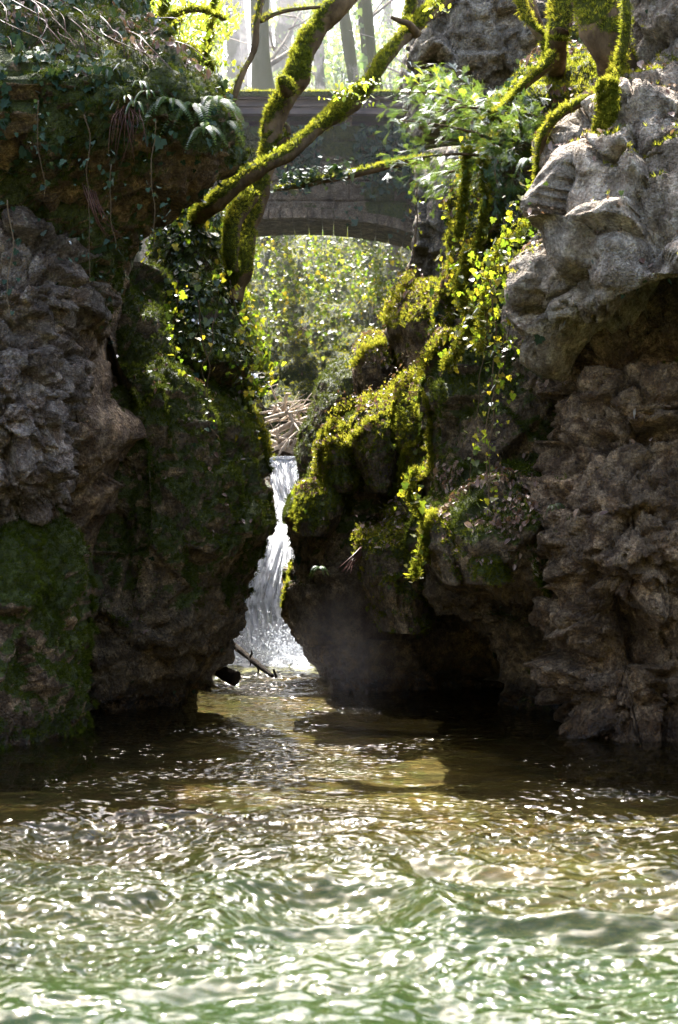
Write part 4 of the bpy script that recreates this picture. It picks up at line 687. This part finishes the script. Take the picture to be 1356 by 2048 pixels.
# ================================================================== FERNS
def fern(u, v, D, n, L, spread, label, face=(0, -1, .2), m=M_FERN, strap=False):
    L *= .78
    root = empty('fern', P(u, v, D), label, 'fern', 'ferns on the rock edges'); base = P(u, v, D)
    for k in range(n):
        a = spread*((k+.5)/n-.5)*2+RNG.normal(0, .12); l = L*RNG.uniform(.7, 1.1)
        dr = np.array([math.sin(a), -RNG.uniform(.35, .8), RNG.uniform(.2, .7)]); dr /= np.linalg.norm(dr); S_ = 22
        t = np.linspace(0, 1, S_)[:, None]; path = base+dr*l*t*.85+np.array([0, 0, -1])*l*.95*t**2.1
        tg = np.gradient(path, axis=0); tg /= np.linalg.norm(tg, axis=1, keepdims=True); sd = np.cross(tg, np.array([0, -.5, 1.])); sd /= np.linalg.norm(sd, axis=1, keepdims=True)+1e-9
        V, Fq = [], []
        for i in range(1, S_):
            wd_ = l*.12*math.sin(pi*min(1, (i/S_)**.6))**.8 if not strap else l*.07*math.sin(pi*min(1, (i/S_)*.9+.08))**.6; st_ = l/S_
            for s in (-1, 1):
                o_ = len(V); p0 = path[i]; tip = p0+sd[i]*s*wd_+tg[i]*wd_*.35-np.array([0, 0, wd_*.22]); hw_ = st_*(.36 if not strap else .55)
                V += [p0-tg[i]*hw_, p0+tg[i]*hw_, tip+tg[i]*hw_*(.35 if not strap else 1), tip-tg[i]*hw_*(.35 if not strap else 1)]; Fq.append((o_, o_+1, o_+2, o_+3))
        mkmesh('frond', V, np.array(Fq), m, root, {'rnd': np.full(len(V), RNG.random())}, False)
    return root
FE = [(385, 215, 12.9, 7, .46, .9, 'large drooping fern near the tip of the left overhang'), (432, 205, 13.0, 8, .44, 1.0, 'fern spilling over the outer tip of the left overhang'), (340, 205, 12.8, 6, .40, .9, 'shaded fern left of the large drooping one'),
      (445, 250, 13.3, 5, .38, 1.2, 'bright fern fronds pointing right from the tip of the overhang'), (400, 185, 13.4, 7, .35, 1.2, 'small fern on the crest of the left overhang'), (300, 170, 12.9, 5, .34, 1.0, 'pale fern among the dead stems'),
      (410, 260, 12.75, 6, .36, .8, 'fern hanging lowest under the overhang tip'), (75, 110, 12.9, 5, .32, .9, 'small fern far left on the slope'), (640, 1135, 16.3, 4, .22, 1.3, 'tiny fern on the dark rock above the water'), (455, 215, 13.4, 6, .34, 1.2, 'fern at the very edge against the bridge'),
      (1062, 320, 14.2, 7, .30, 1.2, 'dry golden fern tuft beside the grey wall'), (1000, 505, 13.9, 5, .28, 1.0, 'backlit yellow fern among the ivy of the right bank'), (1108, 1010, 13.5, 4, .22, 1.0, 'little fern on the leaf strewn shelf')]
for f in FE: fern(*f)
for k, (u, v) in enumerate([(280, 165), (296, 185), (250, 195), (272, 205)]):
    fern(u, v, 12.6, 3, .2, .8, ['glossy hart tongue fern, highest of four below the dead stems', 'glossy hart tongue fern, rightmost of four below the dead stems', 'glossy hart tongue fern, leftmost of four below the dead stems', 'glossy hart tongue fern, lowest of four below the dead stems'][k], strap=True, m=M_SPRING if k == 2 else M_FERN)

# ================================================================== LEANING TREES
def tree(name, label, cat='tree', loc=None, group=None): return empty(name, loc, label, cat, group)
TA = tree('leaning_tree', 'thick mossy tree trunk rising crooked from the left shoulder', loc=P(472, 590, 17.3))
limb('trunk', [(466, 600, 17.2), (478, 540, 17.2), (488, 480, 17.4), (506, 410, 17.6), (530, 345, 17.7), (543, 295, 17.8), (547, 245, 17.8), (568, 195, 17.8), (592, 150, 17.8), (612, 100, 17.9), (640, 50, 18), (682, 5, 18), (730, -60, 18.2), (790, -160, 18.4)],
    [22, 23, 24, 22, 19, 18, 19, 23, 27, 20, 20, 21, 22, 20], 17.7, M_BARK, TA, 501, .02, 44, moss=(-.35, .35), mossn=1.0, bump=.14)
limb('side_stem', [(468, 545, 17.0), (462, 500, 17.0), (470, 440, 17.1), (500, 390, 17.3)], [9, 14, 17, 18], 17, M_BARK, TA, 511, .02, 24, moss=(-.6, .2))
limb('side_stem', [(545, 300, 17.8), (570, 280, 17.7), (577, 262, 17.7), (572, 248, 17.7)], [12, 9, 6, 3], 17, M_BARK, TA, 512, .02, 16)
limb('burl', [(578, 185, 17.6), (566, 162, 17.5), (563, 152, 17.5)], [16, 12, 5], 17, M_BARK, TA, 513, .02, 20, moss=(-.8, .0))
TB = tree('leaning_tree', 'mossy tree trunk slanting up to the right across the bridge', loc=P(385, 440, 16.9))
SB = limb('trunk', [(376, 476, 18.4), (392, 446, 17.6), (408, 424, 17.2), (434, 403, 16.95), (470, 372, 16.9), (520, 338, 16.9), (580, 305, 17), (640, 252, 17.2), (700, 205, 17.4), (740, 163, 17.5), (775, 112, 17.7), (830, 52, 18), (880, 8, 18.3), (950, -50, 18.6), (1040, -120, 19)],
    [13, 15, 17, 19, 17, 15, 14, 15, 19, 15, 13, 14, 15, 17, 18], 17, M_BARK, TB, 521, .02, 44, moss=(-.6, .2), mossn=1.1, bump=.15)
limb('branch_stub', [(835, 70, 17.9), (818, 48, 17.8), (800, 42, 17.8), (782, 34, 17.8)], [9, 7, 6, 3], 17.8, M_BARK, TB, 523, .02, 14, tuft=0, moss=(.5, 1))
limb('side_branch', [(812, 75, 18), (815, 40, 18.1), (825, 0, 18.2), (830, -60, 18.3)], [9, 10, 12, 13], 18, M_BARK, TB, 524, .02, 16)
for k, (u, v) in enumerate([(562, 300), (553, 318), (690, 180), (712, 172), (735, 170), (676, 188), (880, 20), (722, 200)]):
    p = P(u, v, 17.1)+RNG.normal(0, .06, (22, 3))*np.array([1, .6, .6]); leaves('leaf_sprig', p, np.tile([0, -.6, .6], (22, 1)), .045, M_SPRING, TB, 'oval')
HL = tree('fallen_branch', 'thin mossy branch lying level across in front of the bridge', 'branch', P(830, 322, 19.4))
limb('branch', [(865, 318, 19.4), (830, 322, 19.4), (780, 330, 19.3), (740, 341, 19.2), (690, 352, 19.1), (640, 362, 19), (600, 371, 19), (552, 378, 19)], [8, 8, 8, 7, 7, 6, 6, 4], 19, M_BARK, HL, 531, .02, 20, moss=(-.2, .4), tuft=4000)
p = np.array([P(u, 378-(u-552)*.19-8+RNG.normal(0, 9), 18.95) for u in RNG.uniform(552, 700, 260)]); leaves('ivy', p+RNG.normal(0, .04, p.shape), np.tile([0, -.2, 1.], (260, 1)), .055, M_IVYD, HL)
LB = tree('sapling', 'slender mossy sapling standing on the left edge before the bridge', 'tree', P(465, 215, 15.6))
limb('trunk', [(462, 222, 15.6), (470, 190, 15.6), (484, 150, 15.6), (502, 115, 15.6), (511, 85, 15.6), (513, 50, 15.6), (522, 0, 15.7), (530, -60, 15.7)], [6, 6, 6, 6, 7, 6, 7, 8], 15.6, M_BARK, LB, 541, .03, 12, moss=(-.2, .6), tuft=3500)
limb('side_branch', [(520, 42, 15.7), (545, 30, 15.8), (580, 20, 15.9), (640, 14, 16)], [5, 5, 4, 3], 15.6, M_BARK, LB, 542, .03, 10, tuft=3500)
# trees at the upper right
for (nm, lab, pts, rad, sd, ms) in [
  ('slanting_tree', 'thick dark mossy trunk leaning left on the right cliff top', [(1262, 215, 14.6), (1244, 165, 14.1), (1224, 112, 13.8), (1205, 60, 13.8), (1188, 10, 13.9), (1160, -60, 14.1), (1120, -140, 14.3)], [30, 33, 35, 38, 42, 42, 40], 551, (-.4, .4)),
  ('slanting_tree', 'straight dark trunk between the thick tree and the thin mossy stems', [(1104, 190, 16.2), (1110, 130, 15.4), (1116, 80, 15), (1122, 40, 15.1), (1128, -10, 15.2), (1140, -90, 15.3)], [20, 20, 21, 23, 26, 26], 552, (-.3, .5)),
  ('slanting_tree', 'thin mossy stem forking left beside the straight trunk', [(1108, 160, 15.8), (1098, 118, 15.3), (1088, 80, 15.3), (1066, 55, 15.3), (1048, 20, 15.4), (1030, -30, 15.5), (1010, -90, 15.6)], [10, 10, 10, 9, 9, 9, 9], 553, (-.5, .3)),
  ('slanting_tree', 'thin upright stem with golden moss at the right beside the grey wall', [(1240, 125, 13.3), (1250, 80, 13.3), (1254, 30, 13.3), (1250, -30, 13.4), (1252, -90, 13.4)], [9, 9, 8, 8, 8], 554, (-.7, .1)),
  ('slanting_tree', 'short brown stem crossing behind the thin mossy stem', [(1098, 85, 15.5), (1085, 60, 15.6), (1072, 30, 15.6), (1060, -10, 15.7)], [7, 7, 7, 7], 555, (.3, 1.2))]:
    T_ = tree(nm, lab, loc=P(*pts[0]), group='trees on the right cliff top'); limb('trunk', pts, rad, 14, M_BARK, T_, sd, .025, 36 if rad[0] > 15 else 14, moss=ms, tuft=4200)
# roots like mossy knees running from the right hand trees
for (lab, pts, rad) in [('mossy root running from the thick tree down to the grey corner', [(1240, 120, 13.4), (1225, 165, 13.2), (1180, 196, 13.1), (1125, 225, 13.1), (1092, 262, 13.1), (1080, 310, 13.2), (1074, 370, 13.3)], [14, 11, 9, 9, 8, 7, 5]),
                        ('mossy root under the thin stems of the right bank', [(1110, 110, 14.9), (1085, 140, 14.9), (1050, 170, 15), (1010, 215, 15.1), (960, 250, 15.2)], [12, 10, 8, 8, 6])]:
    T_ = tree('surface_root', lab, 'root', loc=P(*pts[0])); limb('root', pts, rad, 13, M_BARK, T_, len(pts)*7, .025, 20, moss=(-.8, -.1), tuft=6000)

# ================================================================== YEW OVER THE BRIDGE END
def spray_tpl():
    V, Fq = [], []
    for br in range(5):
        a0 = [0, .55, -.55, .7, -.7][br]; x0 = [0, .25, .3, .55, .6][br]; l = [1, .55, .5, .35, .32][br]
        n = int(17*l)+3
        for i in range(n):
            t = i/(n-1)*l; bx, by = x0*(br > 0)+t*math.cos(a0), t*math.sin(a0)
            for s in (-1, 1):
                a = a0+s*1.05; ln = .085; o_ = len(V); dx, dy = math.cos(a)*ln, math.sin(a)*ln; px, py = -math.sin(a)*.011, math.cos(a)*.011; dz = -.25*t*t
                V += [(bx-px, by-py, dz), (bx+px, by+py, dz), (bx+dx+px*.5, by+dy+py*.5, dz+.015), (bx+dx-px*.5, by+dy-py*.5, dz+.015)]; Fq.append((o_, o_+1, o_+2, o_+3))
    return np.array(V), np.array(Fq)
YV, YF = spray_tpl()
def sprays(name, Pp, Dr, size, m, par):
    n = len(Pp); x = Dr/np.linalg.norm(Dr, axis=1, keepdims=True); up = np.array([0, 0, 1.])+RNG.normal(0, .3, (n, 3)); y = np.cross(up, x); y /= np.linalg.norm(y, axis=1, keepdims=True); z = np.cross(x, y)
    return instance(name, YV, YF, Pp, np.stack([x, y, z], 1), size*RNG.uniform(.6, 1.3, n), m, par)
YW = tree('yew', 'yew with glossy flat sprays reaching left over the end of the bridge', 'tree', P(1030, 330, 15.6))
lims = [((1040, 300, 15.8), (960, 230, 15.3), (880, 190, 15.2), (800, 185, 15.3)), ((1040, 310, 15.8), (960, 270, 15), (880, 250, 14.9), (795, 240, 15.1)), ((1040, 330, 15.8), (950, 310, 15), (880, 310, 15), (810, 320, 15.2)), ((1050, 310, 15.5), (1040, 240, 14.9), (1040, 220, 14.8), (1075, 235, 14.7)), ((1040, 340, 15.6), (1000, 320, 14.9), (990, 350, 14.8), (1010, 400, 14.8)), ((1040, 300, 15.8), (940, 200, 15.9), (880, 160, 16.2), (830, 170, 16.3)), ((1040, 300, 15.8), (990, 230, 15.2), (930, 215, 15.0), (870, 225, 14.9)), ((1040, 330, 15.7), (930, 340, 15.2), (880, 350, 15.4), (850, 370, 15.6))]
tubes('branch', [([P(*q_) for q_ in l_], [.022, .014, .009, .004]) for l_ in lims], M_BARK, YW, 6, .06)
Pp, Dr = [], []
for l_ in lims:
    path = np.array([P(*q_) for q_ in l_]); L = np.concatenate([[0], np.cumsum(np.linalg.norm(np.diff(path, axis=0), axis=1))]); s = RNG.uniform(.2, 1, 190)*L[-1]; c_ = catmull(path, L, s); tg = catmull(path, L, np.minimum(s+.05, L[-1]))-c_+np.array([-.004, 0, 0])
    tg /= np.linalg.norm(tg, axis=1, keepdims=True)+1e-9; Pp.append(c_+RNG.normal(0, .09, c_.shape)); Dr.append(tg+RNG.normal(0, .65, c_.shape)+np.array([0, -.15, -.12]))
sprays('needles', np.vstack(Pp), np.vstack(Dr), .115, M_YEW, YW)
fp_ = np.array([P(u, v, 15.4) for u, v in [(815, 160), (840, 158), (865, 165), (888, 172), (930, 195), (912, 210), (955, 200), (830, 170)]]); fp_ = np.repeat(fp_, 3, 0)+RNG.normal(0, .05, (24, 3)); sprays('young_shoots', fp_, np.tile([.1, -.2, 1.], (24, 1))+RNG.normal(0, .4, (24, 3)), .09, M_SPRING, YW)

# ================================================================== DRIFTWOOD, LOGS
DW = [((527, 880), (605, 908), 10, 'thick pale log lying lowest in the jam at the lip of the fall'), ((545, 868), (628, 832), 9, 'pale log across the middle of the driftwood jam'), ((520, 872), (585, 850), 6, 'log resting under the crossing branches'), ((555, 880), (600, 845), 8, 'short thick log in the heart of the jam'), ((600, 880), (632, 862), 7, 'stub of log at the right end of the jam'),
      ((512, 858), (560, 838), 4, ''), ((530, 838), (600, 822), 5, ''), ((560, 842), (640, 798), 4, ''), ((545, 812), (600, 850), 5, ''), ((566, 820), (572, 790), 6, ''), ((598, 835), (602, 808), 4, ''), ((520, 826), (585, 818), 3, ''), ((575, 815), (598, 862), 4, ''), ((600, 860), (560, 905), 4, ''), ((524, 892), (560, 884), 3, ''), ((580, 898), (612, 870), 5, ''), ((585, 838), (622, 815), 3, ''), ((530, 850), (555, 810), 3, ''), ((540, 902), (580, 880), 5, ''), ((592, 850), (636, 848), 5, ''), ((510, 875), (550, 872), 3, ''), ((556, 806), (610, 800), 2, ''), ((553, 800), (540, 770), 3, '')]
DW += [((515+int(RNG.integers(0, 70)), 812+int(RNG.integers(0, 70))), (570+int(RNG.integers(0, 66)), 796+int(RNG.integers(0, 80))), 3, '') for _ in range(0)]
wrd = ['slanting up to the right', 'crossing the others near the top', 'standing almost upright', 'poking out to the left', 'forked over the thick logs', 'low beside the lip of the fall']
for k, (a, b_, r, lab) in enumerate(DW):
    D = 23.3-.05*(k % 7)+.1*(k % 3); p0, p1 = P(*a, D), P(*b_, D-.3+.15*(k % 4)); mid = (p0+p1)/2+RNG.normal(0, .02, 3); q3 = p1+(p1-p0)*.12+RNG.normal(0, .05, 3)
    rr = r*16/F; nm = 'drift_log' if r >= 5 else 'drift_branch'
    dx = (a[0]+b_[0])/2; dy = (a[1]+b_[1])/2; grp = 'driftwood jammed above the waterfall'
    where = ('left' if dx < 560 else 'right' if dx > 595 else 'middle')+' part, '+('near its top' if dy < 830 else 'near the lip of the fall' if dy > 870 else 'halfway up'); tilt_ = 'lying nearly level' if abs(a[1]-b_[1]) < .3*abs(a[0]-b_[0]) else 'steeply tilted' if abs(a[1]-b_[1]) > 1.2*abs(a[0]-b_[0]) else 'slanting'
    rt = empty(nm, p0, lab or f"{'pale' if k % 2 else 'grey brown'} {'thick' if r >= 5 else 'thin'} {'log' if r >= 5 else 'branch'} {tilt_}, {where}", 'log' if r >= 5 else 'branch', grp)
    G = tube([p0, mid, p1, q3], [rr, rr*1.05, rr*.8, rr*.45], 10, .05); G = G+(fbm(G.reshape(-1, 3), 8, 3, k)*rr*.35).reshape(G.shape[:2])[..., None]*(G-G.mean(1, keepdims=True))/rr
    V, Fq = capped(G); mkmesh('wood', V, Fq, M_DRIFT, rt)
    if r < 6: tubes('twig', [([mid, mid+(p1-p0)*.2+RNG.normal(0, .08, 3), mid+(p1-p0)*.4+RNG.normal(0, .16, 3)], [rr*.5, rr*.35, rr*.15]) for _ in range(2)], M_DRIFT, rt, 5, .06)
for (pts, rad, lab) in [([(420, 1318, 17.6), (440, 1340, 17.5), (458, 1352, 17.4), (474, 1358, 17.35)], [10, 12, 12, 13], 'short thick wet log jutting from under the left rock into the pool'),
                        ([(455, 1280, 18.2), (480, 1300, 18), (510, 1325, 17.7), (545, 1352, 17.4)], [4, 6, 6, 4], 'thin dark broken trunk sloping from the left rock into the water'),
                        ([(547, 1338, 17.5), (549, 1345, 17.5), (553, 1356, 17.5)], [2.5, 2.5, 2.5], 'small dark stick poking out of the pool')]:
    T_ = empty('sunken_log' if rad[0] > 3 else 'stick', P(*pts[0]), lab, 'log' if rad[0] > 3 else 'stick'); limb('wood', pts, rad, 17, M_WETLOG, T_, 5, .02, 14, moss=(2, 3), tuft=0)
    if rad[0] == 4:
        tubes('twig', [([P(u, v, 17.7), P(u+4, v+dv*.5, 17.68), P(u+2, v+dv, 17.66)], [.012, .01, .004]) for u, v, dv in [(500, 1315, -16), (513, 1330, 20), (498, 1318, 14)]], M_WETLOG, T_, 5)

# ================================================================== LEFT BACKGROUND TREE, MOSS DRAPED
MT = tree('mossy_bush_tree', 'moss draped evergreen tree glowing yellow green behind the left slope', 'tree', P(330, 230, 18.5))
ml = [([(300, 260), (310, 130), (322, 60), (335, -40)], [9, 8, 7, 7]), ([(330, 90), (370, 95), (405, 115), (430, 140)], [7, 9, 9, 4]), ([(322, 60), (350, 30), (400, 20), (450, 40)], [6, 5, 5, 3]), ([(300, 110), (325, 85), (345, 62), (360, 40)], [7, 6, 5, 3]), ([(340, 150), (380, 140), (410, 165), (415, 180)], [6, 6, 4, 3]), ([(380, 100), (378, 140), (372, 165)], [6, 5, 3]), ([(412, 110), (420, 60), (425, 20), (440, -30)], [4, 4, 4, 4]), ([(345, 95), (340, 120), (338, 150)], [5, 5, 2])]
for i, (p_, r_) in enumerate(ml): limb('limb' if i else 'trunk', [(a, b_, 18.6+.25*math.sin(i*2.1)) for a, b_ in p_], r_, 18.6, M_BARK, MT, 600+i, .03, 12, moss=(-.9, -.2), tuft=4000, tsize=.035)
n = 5200; u = RNG.normal(370, 70, n); v = RNG.normal(55, 70, n); D = RNG.normal(19.2, .55, n); q = np.stack([(u-678)*D/F, D, H+(1024-v)*D/F], 1); keep = (fbm(q, 1.7, 3, 71) > -.08) & (u < 470+20*np.sin(v*.05)) & (v < 195); q = q[keep]
leaves('foliage', q, np.tile([0, -.4, .8], (len(q), 1)), .055, M_SPRING, MT, 'oval', .8)
n = 5200; u = RNG.normal(300, 90, n); v = RNG.normal(20, 60, n); D = RNG.normal(20.5, .5, n); q = np.stack([(u-678)*D/F, D, H+(1024-v)*D/F], 1); keep = (fbm(q, 1.2, 3, 72) > -.1) & (u < 440) & (v < 170); q = q[keep]
leaves('foliage', q, np.tile([0, -.4, .8], (len(q), 1)), .06, M_FAR, MT, 'oval', .8)

# ================================================================== FAR WOOD BEHIND THE BRIDGE
def gz(x, y): return float(ground_z(np.array([x]), np.array([y]))[0])
def far_tree(u0, u1, D, rpx, lab, ivy=0, seed=0, nb=9, mossy=.0, hgt=14):
    x0 = (u0-678)*D/F; base = gz(x0, D)-.2; lean = ((u1-u0)*D/F)/(max(.5, H+1024*D/F-(H+834*D/F)))
    T_ = tree('forest_tree', lab, loc=(x0, D, base), group='bare trees standing in the wood behind the bridge'); r = rpx*D/F
    zr = H+834*D/F; path = [(x0+(z_-zr)*lean+.05*math.sin(z_*1.3+seed), D+.1*math.sin(z_+seed), z_) for z_ in np.linspace(base, base+hgt, 9)]
    Vs = tube(path, r*np.linspace(1.25, .45, 9), 12, .25); sh = Vs.shape[:2]; Vs = Vs+(fbm(Vs.reshape(-1, 3), 3, 3, seed)*r*.3).reshape(sh)[..., None]*(Vs-Vs.mean(1, keepdims=True))/r
    V, Fq = capped(Vs); mk = sstep(-.2, .6, fbm(V, 1.3, 3, seed)+mossy-.4*(V[:, 0]-V[:, 0].mean())); mkmesh('trunk', V, Fq, M_FARBARK, T_, {'moss': mk*(mossy > 0)})
    pb = []; rs = random.Random(seed)
    for k in range(nb):
        i = rs.randint(3, 8); p0 = np.array(path[i]); a = rs.uniform(0, 2*pi); l = rs.uniform(1.2, 3.2); d = np.array([math.cos(a), math.sin(a)*.6, rs.uniform(.2, .9)])
        p1 = p0+d*l*.5; p2 = p0+d*l+np.array([0, 0, rs.uniform(-.1, .5)]); pb.append(([p0, p1, p2], [r*.28, r*.17, r*.05]))
        for j in range(4): 
            e = p0+(p2-p0)*rs.uniform(.3, 1); f_ = np.array([rs.gauss(0, .6), rs.gauss(0, .5), rs.gauss(.35, .4)]); pb.append(([e, e+f_*.6, e+f_*1.2+np.array([0, 0, .1])], [r*.11, r*.07, r*.03]))
    tubes('branches', pb, M_FARBARK, T_, 4, .3)
    if ivy: 
        n = ivy; z_ = RNG.uniform(base+1, base+hgt*.7, n); px = np.interp(z_, [p_[2] for p_ in path], [p_[0] for p_ in path]); a = RNG.uniform(0, 2*pi, n); rr = r*1.15+np.abs(RNG.normal(0, .12, n)); q = np.stack([px+np.cos(a)*rr, D+np.sin(a)*rr, z_], 1); leaves('ivy', q, np.stack([np.cos(a), np.sin(a), 0*a+.3], 1), .13, M_FAR, T_)
FT = [(468, 462, 46, 13, 'pale trunk left of the bright gap'), (530, 520, 34, 22, 'thick leaning trunk behind the slender sapling'), (487, 480, 60, 9, 'distant thin trunk in the bright gap'), (560, 575, 52, 16, 'broad hazy trunk behind the crooked tree'), (603, 600, 58, 13, 'straight hazy trunk left of the crooked tree top'),
      (640, 640, 40, 11, 'trunk hidden half behind the crooked tree'), (706, 688, 33, 13, 'mossy trunk leaning left between the two slanting trunks'), (748, 722, 36, 8, 'thin trunk leaning left before the evergreen leaves'), (756, 738, 31, 12, 'mossy trunk close to the slanting tree'), (790, 775, 50, 8, 'thin far trunk near the limestone outcrop'), (585, 560, 70, 10, 'far trunk in the middle distance of the wood'), (668, 672, 66, 10, 'far upright trunk among evergreens'), (728, 735, 60, 12, 'far trunk behind the leaning one'), (430, 436, 55, 12, 'far trunk behind the moss draped tree'), (512, 515, 75, 8, 'farthest trunk in the bright gap'), (620, 622, 80, 9, 'farthest trunk in the centre of the wood'), (545, 535, 62, 6, 'slim far sapling in the bright gap'), (660, 640, 48, 5, 'slim sapling among the evergreens'), (450, 470, 70, 7, 'slim leaning far sapling')]
for k, (a, b_, D, r, lab) in enumerate(FT): far_tree(a, b_, D, r, lab, ivy=[0, 0, 0, 500, 700, 500, 0, 300, 0, 400, 600, 500, 300, 300, 0, 300, 0, 0, 0][k], seed=700+k, mossy=.5 if k in (6, 7, 8, 1) else .1, hgt=13 if D < 50 else 20)
for k in range(16):      # side woods that only another viewpoint sees
    x = random.choice((-1, 1))*random.uniform(9, 26); y = random.uniform(16, 60)
    far_tree(678+x*F/y, 678+x*F/y+random.uniform(-20, 20), y, .2*F/y, f"bare tree {'left' if x < 0 else 'right'} of the gorge, {int(abs(x))} paces from the stream and {int(y)} up the valley", seed=800+k, mossy=.3, hgt=15)
def shrub(u, v0, v1, D, wpx, n, lab, m=M_FAR, sz=.11):
    D += 8; x = (u-678)*D/F; base = gz(x, D); zt = H+(1024-v1)*D/F; T_ = tree('evergreen_shrub', lab, 'shrub', (x, D, base), 'evergreen shrubs behind the bridge'); zb = H+(1024-v0)*D/F
    st_ = [([(x, D, base), (x+RNG.normal(0, .3), D+RNG.normal(0, .2), (base+zt)/2), (x+RNG.normal(0, .8), D+RNG.normal(0, .4), zt)], [.05, .035, .012]) for _ in range(6)]; tubes('stems', st_, M_FARBARK, T_, 5, .3)
    a = RNG.normal(0, 1, (n, 3)); r_ = np.linalg.norm(a, axis=1, keepdims=True); a = a/r_*np.minimum(r_/2, 1)**.6; q = np.array([x, D, (zb+zt)/2])+a*np.array([wpx*D/F, .9, (zt-zb)/2]); q = q[fbm(q, 1.5, 3, int(u)) > -.1]
    leaves('foliage', q, np.tile([0, -.3, .8], (len(q), 1)), sz, m, T_, 'oval', .8)
for a in [(690, 230, 60, 34, 60, 2400, 'dense evergreen shrub behind the crossing of the two slanting trunks'), (790, 230, 20, 36, 60, 2400, 'dark evergreen shrub beside the limestone outcrop'), (740, 210, -40, 42, 80, 3000, 'tall evergreen shrub reaching above the frame at the centre right'), (630, 230, 110, 38, 50, 1500, 'low evergreen shrub behind the crooked trunk'), (560, 230, 150, 36, 60, 900, 'sparse low shrub under the bright gap'), (470, 225, 160, 34, 50, 700, 'sparse low shrub at the left end of the bridge deck'), (860, 230, 100, 30, 60, 1500, 'evergreen shrub at the right end of the bridge deck'), (600, 120, -30, 60, 60, 1300, 'hazy evergreen crown far behind the crooked trunk'), (420, 200, 90, 40, 60, 900, 'hazy shrub behind the moss draped tree'), (660, 100, -60, 52, 60, 1700, 'hazy evergreen crown between the slanting trunks')]: shrub(*a)
ET = tree('shading_evergreen', 'tall unseen evergreen added on the left bank, its crown shading the slope', 'tree', (-5.2, 20.5, 5.2))  # unseen tree, put in so its crown shades the left cliff top
V, Fq = capped(tube([(-5.2, 20.5, 5.2), (-5.0, 20.2, 9), (-4.4, 19.8, 12.5), (-4.2, 19.6, 15.5)], [.22, .18, .13, .04], 14, .2)); mkmesh('trunk', V, Fq, M_FARBARK, ET, {'moss': np.full(len(V), .5)})
tubes('limbs', [([(-4.6, 19.9, 11+k*.5), (-3.6+.5*math.cos(k*2.2), 19.3+.7*math.sin(k*2.2), 12+k*.4), (-3.2+1.3*math.cos(k*2.2), 19+1.3*math.sin(k*2.2), 12.3+k*.35)], [.06, .04, .015]) for k in range(7)], M_FARBARK, ET, 6, .2)
a = RNG.normal(0, 1, (6500, 3))*np.array([1.15, 1.15, .8])+np.array([-3.3, 19.0, 12.6]); a = a[fbm(a, .9, 3, 77) > -.18]; leaves('foliage', a, np.tile([0, 0, 1.], (len(a), 1)), .13, M_FAR, ET, 'oval', .8)
# unseen ground behind the viewer is raised to keep sky light off the gorge
# ================================================================== AIR
def haze(name, x0, x1, y0, y1, z0, z1, dens, colr, g, lab, aniso=None):
    m, t = mat(name); b = NB(t); v = b.n('ShaderNodeVolumePrincipled', {'Color': (*colr, 1), 'Density': dens, 'Anisotropy': g}); b.n('ShaderNodeOutputMaterial', {'Volume': v.outputs[0]})
    o = mkmesh(name, box(x0, x1, y0, y1, z0, z1), BF, m, None, None, False); return tag(o, lab, None, None, 'stuff')
haze('mist', -690, 690, 23.7, 690, -3.5, 58, .004, (.95, .95, 1.0), .6, 'pale sunlit mist among the far trees')
m, t = mat('spray mist'); b = NB(t); cen = P(705, 1335, 16.3)
rv = b.n('ShaderNodeVectorMath', {0: b.n('ShaderNodeVectorMath', {0: b.pos(), 1: tuple(cen)}, operation='SUBTRACT').outputs[0], 1: (1/1.35, 1/1.6, 1/.95)}, operation='MULTIPLY').outputs[0]
ln_ = b.n('ShaderNodeVectorMath', {0: rv}, operation='LENGTH').outputs['Value']; fo = b.math('SUBTRACT', 1., ln_, True); fo = b.math('MULTIPLY', b.math('MULTIPLY', fo, fo), b.noise(b.pos(), 1.6, 3, .6))
b.n('ShaderNodeOutputMaterial', {'Volume': b.n('ShaderNodeVolumePrincipled', {'Color': (.95, .90, 1.0, 1), 'Density': b.math('MULTIPLY', fo, .085), 'Anisotropy': .3}).outputs[0]})
G = np.array([[[math.cos(a)*math.sin(c_), math.sin(a)*math.sin(c_), -math.cos(c_)] for a in np.linspace(0, 2*pi, 32, endpoint=False)] for c_ in np.linspace(.02, pi-.02, 20)])
cen = P(830, 1330, 15.2); V, Fq = capped(G*np.array([1.35, 1.6, .95])+cen); tag(mkmesh('mist', V, Fq, m), 'pale drift of spray hanging over the dark pool', None, None, 'stuff')
print('faces', sum(len(o.data.polygons) for o in bpy.data.objects if o.type == 'MESH'))
